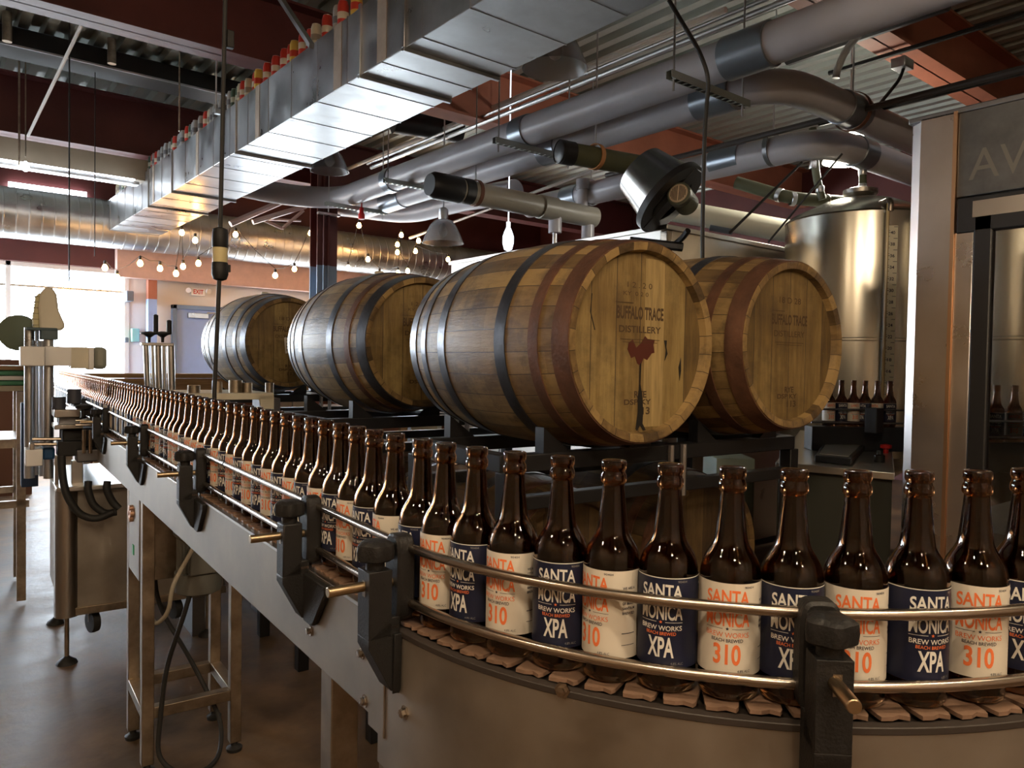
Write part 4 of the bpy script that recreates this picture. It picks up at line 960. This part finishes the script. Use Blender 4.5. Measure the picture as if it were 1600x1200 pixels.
def star(mb, x, z, r):
    vs = []
    for k in range(10):
        a_ = PI/2+k*PI/5; q = r if k % 2 == 0 else r*.42; X = x+q*math.cos(a_); vs.append(((RL+.0002)*math.sin(X/RL), -(RL+.0002)*math.cos(X/RL), z+q*math.sin(a_)))
    mb.add(vs, [tuple(range(10))])
def make_bottle(kind):
    o = MB().lathe(outer+inner, 40, cap=False).build('beer_bottle', amber, ang=60)
    a0, a1 = math.radians(-172), math.radians(172); vs = []; n = 56; zs = (.0265, .1175)
    for i in range(n+1):
        a_ = a0+(a1-a0)*i/n
        for z in zs: vs.append((RL*math.sin(a_), -RL*math.cos(a_), z))
    lb = MB().add(vs, [(2*i, 2*i+2, 2*i+3, 2*i+1) for i in range(n)]).build('label', paperw if kind == 0 else papern, o)
    c1, c2_ = (orange, ink) if kind == 0 else (inkw, orange)
    main = lettering([('SANTA', 0, .0975, .1112, .043, .022, .0016), ('MONICA', 0, .0748, .0905, .044, .022, 0), ('310' if kind == 0 else 'XPA', 0, .0370, .0575, .027, .025, 0), ('BREW WORKS', 0, .0640, .0690, .043, .0 if kind == 0 else .015, -.0006)])
    if kind == 1: strip(main, -.022, -.0045, .0724, .0729); strip(main, .0045, .022, .0724, .0729)
    main.build('lettering', c1, lb, smooth=False)
    sec = lettering([('BEACH BREWED', 0, .0593, .0627, .031, .01, -.0004)])
    if kind == 0:
        strip(sec, -.022, -.0045, .0724, .0728); strip(sec, .0045, .022, .0724, .0728)
    star(sec, 0, .0727, .0019)
    sec.build('small_lettering', c2_, lb, smooth=False)
    g = lettering([('90404', .0215, .1128, .1150, .010, 0, 0), ('4.8% ALC', .017, .0300, .0325, .013, 0, 0)])
    if kind == 0:
        for k, t_ in enumerate(('WE ARE A', 'CITY WHICH', 'HAS LOVE', 'OF BEACH', 'SANTA M', 'BREWED')): 
            g2_ = lettering([(t_, .044, .098-k*.0052, .1008-k*.0052, .015, .02, 0)]); g.add(g2_.v, g2_.f)
        strip(g, .036, .052, .052, .0528); strip(g, .036, .052, .040, .0406)
    g.build('fine_print', inkg if kind == 1 else ink, lb, smooth=False)
    if kind == 1:
        rim = MB(); vs = []
        for i in range(n+1):
            a_ = a0+(a1-a0)*i/n; vs += [((RL+.0001)*math.sin(a_), -(RL+.0001)*math.cos(a_), .1167), ((RL+.0001)*math.sin(a_), -(RL+.0001)*math.cos(a_), .1176)]
        rim.add(vs, [(2*i, 2*i+2, 2*i+3, 2*i+1) for i in range(n)]).build('label_rim', inkw, lb)
    return o
def make_plain(kind, src):
    """copy with label only, for bottles too far for their print to show"""
    c_ = src.copy(); COL.objects.link(c_); l_ = src.children[0].copy(); COL.objects.link(l_); l_.parent = c_; return c_
proto = [make_bottle(0), make_bottle(1)]
S_ = [1.231, 1.16, 1.089, 1.018, .947, .881, .819, .751, .68, .616, .552, .485, .422, .355, .289, .225, .162, .092, .012, -.046, -.107, -.167, -.231, -.291, -.351, -.413, -.473, -.535, -.599, -.666]
#  kinds: 0 = white 310, 1 = navy XPA ; listed near end first
S_ = S_[::-1]
K_ = [0, 1, 0, 1, 0, 1, 0, 1, 0, 1, 0, 1, 0, 1, 0, 1, 0, 1, 0, 1, 0, 1, 0, 1, 1, 0, 1, 0, 1, 0]
K_[5] = 0; K_ = [0, 1, 0, 1, 0, 1, 0, 1, 0, 1, 0, 1, 0, 1, 0, 1, 0, 1, 0, 1, 0, 1, 0, 1, 0, 1, 0, 1, 0, 0]
ROT = [12, 31, 8, 5, -3, -12, -46, -9, -36, -42, -38, -58, -78, -48, -58, -50, -45, -62, -50, -40]
row = [(-.73, 1, 10), (-.795, 0, 15)]
row = [(s, K_[i], ROT[i] if i < len(ROT) else random.uniform(-65, -38)) for i, s in enumerate(S_)]
s = 1.231; k = 1
while s < 5.75:
    s += .0645+random.choice([0, .001, .004, .006, .014]); k = 1-k if random.random() < .8 else k
    row.append((s, k, random.uniform(-70, -30)))
ords = ['first', 'second', 'third', 'fourth', 'fifth', 'sixth', 'seventh', 'eighth', 'ninth', 'tenth', 'eleventh', 'twelfth', 'thirteenth', 'fourteenth', 'fifteenth', 'sixteenth', 'seventeenth', 'eighteenth', 'nineteenth', 'twentieth', 'twenty-first', 'twenty-second', 'twenty-third', 'twenty-fourth', 'twenty-fifth', 'twenty-sixth', 'twenty-seventh', 'twenty-eighth', 'twenty-ninth', 'thirtieth']
usedp = [False, False]
def put(kind, loc, rot, full=True):
    if not usedp[kind] and full: o = proto[kind]; usedp[kind] = True
    elif full: o = copy_tree(proto[kind])
    else: o = make_plain(kind, proto[kind])
    o.location = loc
    d_ = EYE-Vector(loc); az = math.atan2(d_.x, -d_.y)   # angle that turns local -y toward the camera
    o.rotation_euler = (0, 0, az+math.radians(rot)*1.0)
    return o
KN = ['white label reading 310', 'navy label reading XPA']
def turn(rot): return -rot
for i, (s, kd, rot) in enumerate([(-.731, 1, 12)]+row):
    p, _n = lpath(s); w_ = lw(p)
    o = put(kd, w_+Vector((0, 0, .0003)), -rot*-1, i < 44)
    j = i-1
    if j < 0: lb = 'brown bottle with %s, at the far right end of the row' % KN[kd]
    elif j < 3: lb = 'brown bottle with %s, %s to the right of the frontmost black clamp' % (KN[kd], ords[2-j])
    elif j < 33: lb = 'brown bottle with %s, %s to the left of the frontmost black clamp' % (KN[kd], ords[j-3])
    else: lb = 'brown bottle with %s in the crowded far stretch of the row' % KN[kd].split(' reading')[0]
    tag(o, lb, 'bottle', 'beer bottles on the conveyor' if j < 33 else 'far bottles with %s' % KN[kd].split(' reading')[0])
# bottles on the filler line behind the barrels
bz2 = 1.12
ends = []
for i, u in enumerate((1296, 1315, 1334, 1352, 1371, 1391)):
    p = at(u, 600, '', 3.75); o = put(i % 2, Vector((p.x, p.y, bz2)), random.uniform(-30, 30), True); ends.append(Vector((p.x, p.y, bz2)))
    tag(o, 'brown bottle, %s from the left on the filler line behind the right barrel' % ords[i], 'bottle', 'bottles on the filler line')
e2 = []
for i, u in enumerate((1533, 1558, 1586, 1614)):
    p = at(u, 600, '', 3.05); o = put(i % 2, Vector((p.x, p.y, bz2)), random.uniform(-30, 30), True); e2.append(Vector((p.x, p.y, bz2)))
    tag(o, 'brown bottle, %s from the left behind the cabinet glass' % ords[i], 'bottle', 'bottles behind the glass')
def line_conv(a, b, label):
    r_ = root('filler_conveyor', label, 'conveyor', ((a.x+b.x)/2, (a.y+b.y)/2, 0), absolute=True)
    dr = (b-a).normalized(); a = a-dr*.1; b = b+dr*.08; n_ = Vector((dr.y, -dr.x, 0)); n_ = n_ if n_.dot(EYE-a) > 0 else -n_
    MB().prism([a+n_*.05, b+n_*.05, b-n_*.05, a-n_*.05], (0, 0, -.1185)).build('body', blackm, r_, .003)
    for z in (.085, .02): MB().tube([a+n_*.037+Vector((0, 0, z)), b+n_*.037+Vector((0, 0, z))], .005, 10).build('guide_rail', darksteel, r_)
    for t_ in ((.2, .8) if 'cabinet' in label else ()):
        q = a+(b-a)*t_; MB().box(q.x-.03, q.x+.03, q.y-.03, q.y+.03, 0, bz2-.10).build('leg', blackm, r_)
    return r_, a, b, n_
fc1, a_, b_, n1 = line_conv(ends[0], ends[-1], 'black filler conveyor carrying bottles behind the right barrel')
q = at(1366, 650, '', 3.62); MB().box(q.x-.035, q.x+.035, q.y-.03, q.y+.03, bz2-.02, bz2+.10).build('rail_bracket', black, fc1, .004)
line_conv(e2[0], e2[-1], 'dark filler conveyor inside the glazed cabinet')

# ------------------------------------------------------------ labelling machine at left
def L(x, y, z): return lw((x, y, z-BZ))
lm = root('labelling_machine', 'stainless labelling machine base with uprights standing left of the conveyor', 'machine', (0, 0, 0), -A37)
MB().box(.285, 1.0, 3.92, 4.62, .24, .80).build('cabinet_body', panel, lm, .012)
MB().box(.262, 1.03, 3.86, 4.66, .80, .822).build('top_plate', steel, lm, .004)
MB().lathe([(.05, .22), (.05, .80)], 28, Matrix.Translation((.31, 3.95, 0))).build('corner_post', steel, lm)
MB().box(.34, 1.0, 3.905, 3.925, .225, .26).build('bottom_rail', legst, lm, .002)
for (x, y) in ((.31, 3.95), (.93, 3.98), (.31, 4.58), (.93, 4.58)):
    f_ = MB().lathe([(.010, .03), (.010, .24)], 12, Matrix.Translation((x, y, 0))).build('levelling_foot', legst, lm)
    MB().lathe([(.045, 0), (.04, .012), (.014, .03), (.010, .035)], 20, Matrix.Translation((x, y, 0))).build('foot_pad', rubber, f_)
for (x, y) in ((.42, 4.0), (.78, 4.0)):
    w_ = MB().lathe([(.01, -.018), (.05, -.016), (.052, 0), (.05, .016), (.01, .018)], 24, lookM((x, y, .16), (1, .3, 0))).build('caster', rubber, lm); MB().box(x-.02, x+.02, y-.004, y+.004, .16, .24).build('fork', steel, w_)
# uprights and white drive box
def Lp(u, v, y):
    """local point on the plane local y = const for a pixel"""
    a, b = 0.0, 30.0
    d_ = fw+rt*((u-800)/F)-up*((v-600)/F)
    o_ = RZ.inverted()@EYE; dl_ = RZ.to_3x3().inverted()@d_
    t_ = (y-o_.y)/dl_.y; return o_+dl_*t_
for (u, vt, vb, yy, r_) in ((46, 512, 705, 4.25, .022), (67, 532, 715, 4.3, .017), (76, 528, 715, 4.2, .022), (57, 515, 715, 4.35, .012)):
    p = Lp(u, vt, yy); MB().cyl((p.x, p.y, .82), (p.x, p.y, p.z), r_, 18).build('upright', galv, lm)
def pbox(u0, v0, u1, v1, yy, dp, n, m_, bv=.004):
    a = Lp(u0, v0, yy); b = Lp(u1, v1, yy); return MB().box(a.x, b.x, yy, yy+dp, b.z, a.z).build(n, m_, lm, bv)
pbox(32, 541, 70, 572, 4.1, .16, 'head_cover', white, .004); pbox(70, 541, 112, 572, 4.14, .14, 'head_arm', white, .004); pbox(111, 542, 139, 576, 4.14, .14, 'drive_housing', cream, .004)
pbox(139, 543, 147, 578, 4.12, .16, 'end_cap', white, .003); pbox(146, 542, 168, 577, 4.15, .13, 'drive_motor', mat('motor_light', (.30, .31, .26), .5), .02)
pbox(41, 511, 90, 517, 4.18, .1, 'top_bracket', mat('slate', (.06, .10, .12), .5)); pbox(64, 515, 91, 531, 4.16, .12, 'top_block', mat('slate', (.06, .10, .12), .5))
pbox(40, 703, 67, 728, 3.98, .12, 'white_box', white); pbox(46, 693, 54, 703, 3.98, .05, 'clamp_block', steel)
pbox(33, 630, 60, 760, 4.5, .1, 'blue_panel', mat('deep_blue', (.02, .05, .12), .5)); pbox(66, 700, 86, 718, 4.06, .14, 'blue_motor', mat('motor_blue', (.02, .09, .22), .4), .01)
pbox(85, 640, 126, 652, 3.95, .2, 'upper_plate', steel); pbox(85, 664, 130, 670, 3.95, .18, 'lower_plate', steel); pbox(92, 652, 125, 664, 4.0, .12, 'plate_spacer', darksteel)
pbox(97, 670, 150, 700, 4.0, .16, 'roller_unit', black, .01); pbox(90, 690, 130, 712, 3.95, .1, 'sensor_block', black, .006); pbox(120, 703, 175, 720, 3.9, .1, 'carriage', darksteel, .006)
for (u, v0, v1) in ((92, 620, 640), (116, 608, 630)):
    p = Lp(u, v0, 4.02); q = Lp(u, v1, 4.02); MB().cyl((p.x, p.y, q.z), (p.x, p.y, p.z), .028, 20).build('roller', mat('slate_roller', (.05, .055, .075), .5), lm)
for v in (686, 694):
    p = Lp(50, v, 4.0); q = Lp(95, v, 4.0); MB().tube([p, q], .008, 10).build('slide_rod', chrome, lm)
for v in (657, 664):
    p = Lp(118, v, 3.86); q = Lp(170, v, 3.86); MB().tube([p, q], .006, 10).build('slide_rod', chrome, lm)
for u in (131, 141):
    p = Lp(u, 672, 3.88); q = Lp(u, 708, 3.88); MB().cyl((p.x, p.y, q.z), (p.x, p.y, p.z), .008, 10).build('guide_rod', chrome, lm)
for (u, v) in ((131, 640), (144, 648)):
    p = Lp(u, v, 3.86); MB().lathe([(.008, -.03), (.012, 0), (.034, .005), (.036, .02), (.01, .026)], 16, Matrix.Translation(p)).build('hand_knob', black, lm)
for pts in ([(96, 712), (97, 740), (103, 775), (125, 805), (150, 812), (178, 800)], [(138, 752), (137, 765), (145, 790), (165, 803), (182, 800)], [(168, 752), (166, 765), (176, 785), (186, 795)]):
    MB().tube(bend([Lp(u, v, 3.84-.01*i) for i, (u, v) in enumerate(pts)], .08), .016, 12).build('hose', rubber, lm)
pbox(86, 712, 92, 760, 3.95, .03, 'bracket_leg', steel); pbox(112, 720, 130, 780, 3.97, .04, 'bracket_leg', steel)
# cream label roll hood and dark reel
lr = root('label_reel', 'cream ribbed label magazine standing on top of the labelling machine', 'reel', L(*Lp(74, 515, 4.25)[:2], Lp(74, 515, 4.25).z), -A37)
pts = [(62, 515), (60, 480), (63, 458), (70, 449), (82, 449), (89, 460), (92, 485), (101, 505), (102, 512), (96, 516)]
base = Lp(74, 515, 4.25)
MB().prism([Lp(u, v, 4.2)-base for u, v in pts], (0, .13, 0)).build('hood', cream, lr, .01)
rb = MB().prism([Lp(u, v, 4.215)-base for u, v in ((60, 480), (62, 515), (53, 515), (51, 497), (54, 478), (56, 462), (63, 456))], (0, .10, 0))
rb.build('label_stack', mat('paper_yellow', (.62, .58, .35), .6), lr, .006)
for v in range(462, 514, 9):
    a = Lp(51, v, 4.212)-base; b = Lp(61, v+1.5, 4.212)-base; MB().box(a.x, b.x, a.y, a.y+.05, b.z, a.z).build('label_edge', mat('paper_dark', (.3, .28, .2), .6), lr)  # darker strips across the side of the label stack
pr = Lp(30, 520, 4.5); o = MB().lathe([(.012, -.05), (.085, -.045), (.09, 0), (.085, .045), (.012, .05)], 28, lookM(lw(pr-Vector((0, 0, BZ))) if False else RZ@pr, (.3, 1, 0))).build('label_roll', mat('reel_green', (.10, .13, .09), .6)); tag(o, 'dark round roll behind the labelling machine uprights', 'roll')
# the reel above was positioned through RZ so the floor height is kept
lr.location = RZ@base
# crank columns over the row
ck = root('crank_columns', 'pair of black hand cranks on steel columns rising behind the bottles', 'machine', (0, 0, 0), -A37)
def Cp(u, v, y): return Lp(u, v, y)
yy = 4.9
a = Cp(221, 535, yy); b = Cp(272, 541, yy); MB().box(a.x, b.x, yy, yy+.05, b.z, a.z).build('top_plate', steel, ck, .003)
for u, u2, r_ in ((228, 232, .016), (247, 249, .018), (267, 269, .020), (238, 241, .009), (256, 258, .011)):
    p = Cp(u, 540, yy+.025); q = Cp(u2, 640, yy+.025); MB().tube([p, q, q+(q-p)*.9], r_, 14).build('column', steel, ck)
for u, ht_ in ((233, 1.15), (254, .8)):
    p = Cp(u, 535, yy+.025); r_ = MB().lathe([(.008, 0), (.010, .03), (.03, .045), (.05, .05), (.05, .058), (.01, .066)], 20, Matrix.Translation(p)).build('hand_wheel', black, ck)
    MB().lathe([(.006, .05), (.014, .06), (.014, .06+.09*ht_), (.004, .065+.09*ht_)], 14, Matrix.Translation(p+Vector((.036, 0, 0)))).build('crank_grip', black, r_)
q = Cp(245, 640, yy); MB().box(q.x-.15, q.x+.15, yy-.03, yy+.1, .0, q.z-.05).build('column_base', darksteel, ck, .005)
# plate machine behind row (cylinders on a white plate)
pm = root('rinser_deck', 'beige machine deck with upright metal cylinders behind the bottle row', 'machine', (0, 0, 0), -A37)
yy = 3.9
a = Cp(295, 612, yy); b = Cp(428, 618, yy); MB().box(a.x, b.x, yy, yy+.5, b.z-.02, a.z-.01).build('deck_plate', cream, pm, .003)
for (u, v0, v1, r_) in ((340, 596, 614, .022), (368, 594, 616, .034), (386, 598, 612, .026), (421, 598, 612, .022), (303, 602, 612, .03)):
    p = Cp(u, v1, yy+.1); q = Cp(u, v0, yy+.1); MB().cyl((p.x, p.y, p.z-.02), (p.x, p.y, q.z), r_, 20).build('cylinder', legst, pm)
a = Cp(405, 618, yy); b = Cp(428, 645, yy); MB().prism([(a.x, yy, a.z), (b.x, yy, a.z), (b.x, yy, b.z), (b.x-.06, yy, b.z)], (0, .02, 0)).build('side_gusset', cream, pm, .002)
for u in (305, 420):
    p = Cp(u, 640, yy+.2); MB().box(p.x-.03, p.x+.03, yy+.1, yy+.4, 0, Cp(u, 618, yy).z-.02).build('leg', darksteel, pm)
# table at far left with crate
lt = root('side_table', 'steel side table at the left edge holding a crate', 'table', (0, 0, 0), -A37)
yy = 5.0; zt = Lp(20, 603, yy).z
x0 = -.1; x1 = Lp(46, 603, yy).x-.0
MB().box(x0, x1, yy, yy+.7, zt-.03, zt).build('table_top', mat('table_cream', (.45, .40, .30), .5, var=.2), lt, .003)
for x in (x0+.03, x1-.06):
    for y in (yy+.03, yy+.6): MB().box(x, x+.045, y, y+.045, .02, zt-.03).build('leg', legst, lt, .002)
for y in (yy+.03, yy+.6): MB().box(x0, x1, y, y+.03, .55, .59).build('stretcher', legst, lt)
MB().box(x0, x1, yy+.05, yy+.62, zt-.35, zt-.3).build('lower_shelf', legst, lt)
cr_ = root('crate', 'flat green and white crate stack on the side table', 'crate', RZ@Vector(((x0+x1)/2, yy+.3, zt)), -A37)
for k, m_ in enumerate((mat('green_crate', (.05, .22, .12), .5), white, mat('green_crate', (.05, .22, .12), .5), card)):
    MB().box(-(x1-x0)/2+.03+.01*k, (x1-x0)/2-.01, -.25, .25, .002+k*.028, .026+k*.028).build('tray', m_, cr_, .004)
# far wood stack under window
o = MB().box(*sorted((at(0, 560, 'Y', 9).x-.6, at(50, 560, 'Y', 9).x)), 9, 9.6, .0, at(20, 562, 'Y', 9).z).build('low_counter', mat('brown_counter', (.16, .08, .05), .6)); tag(o, 'low brown counter under the bright window at far left', 'counter')
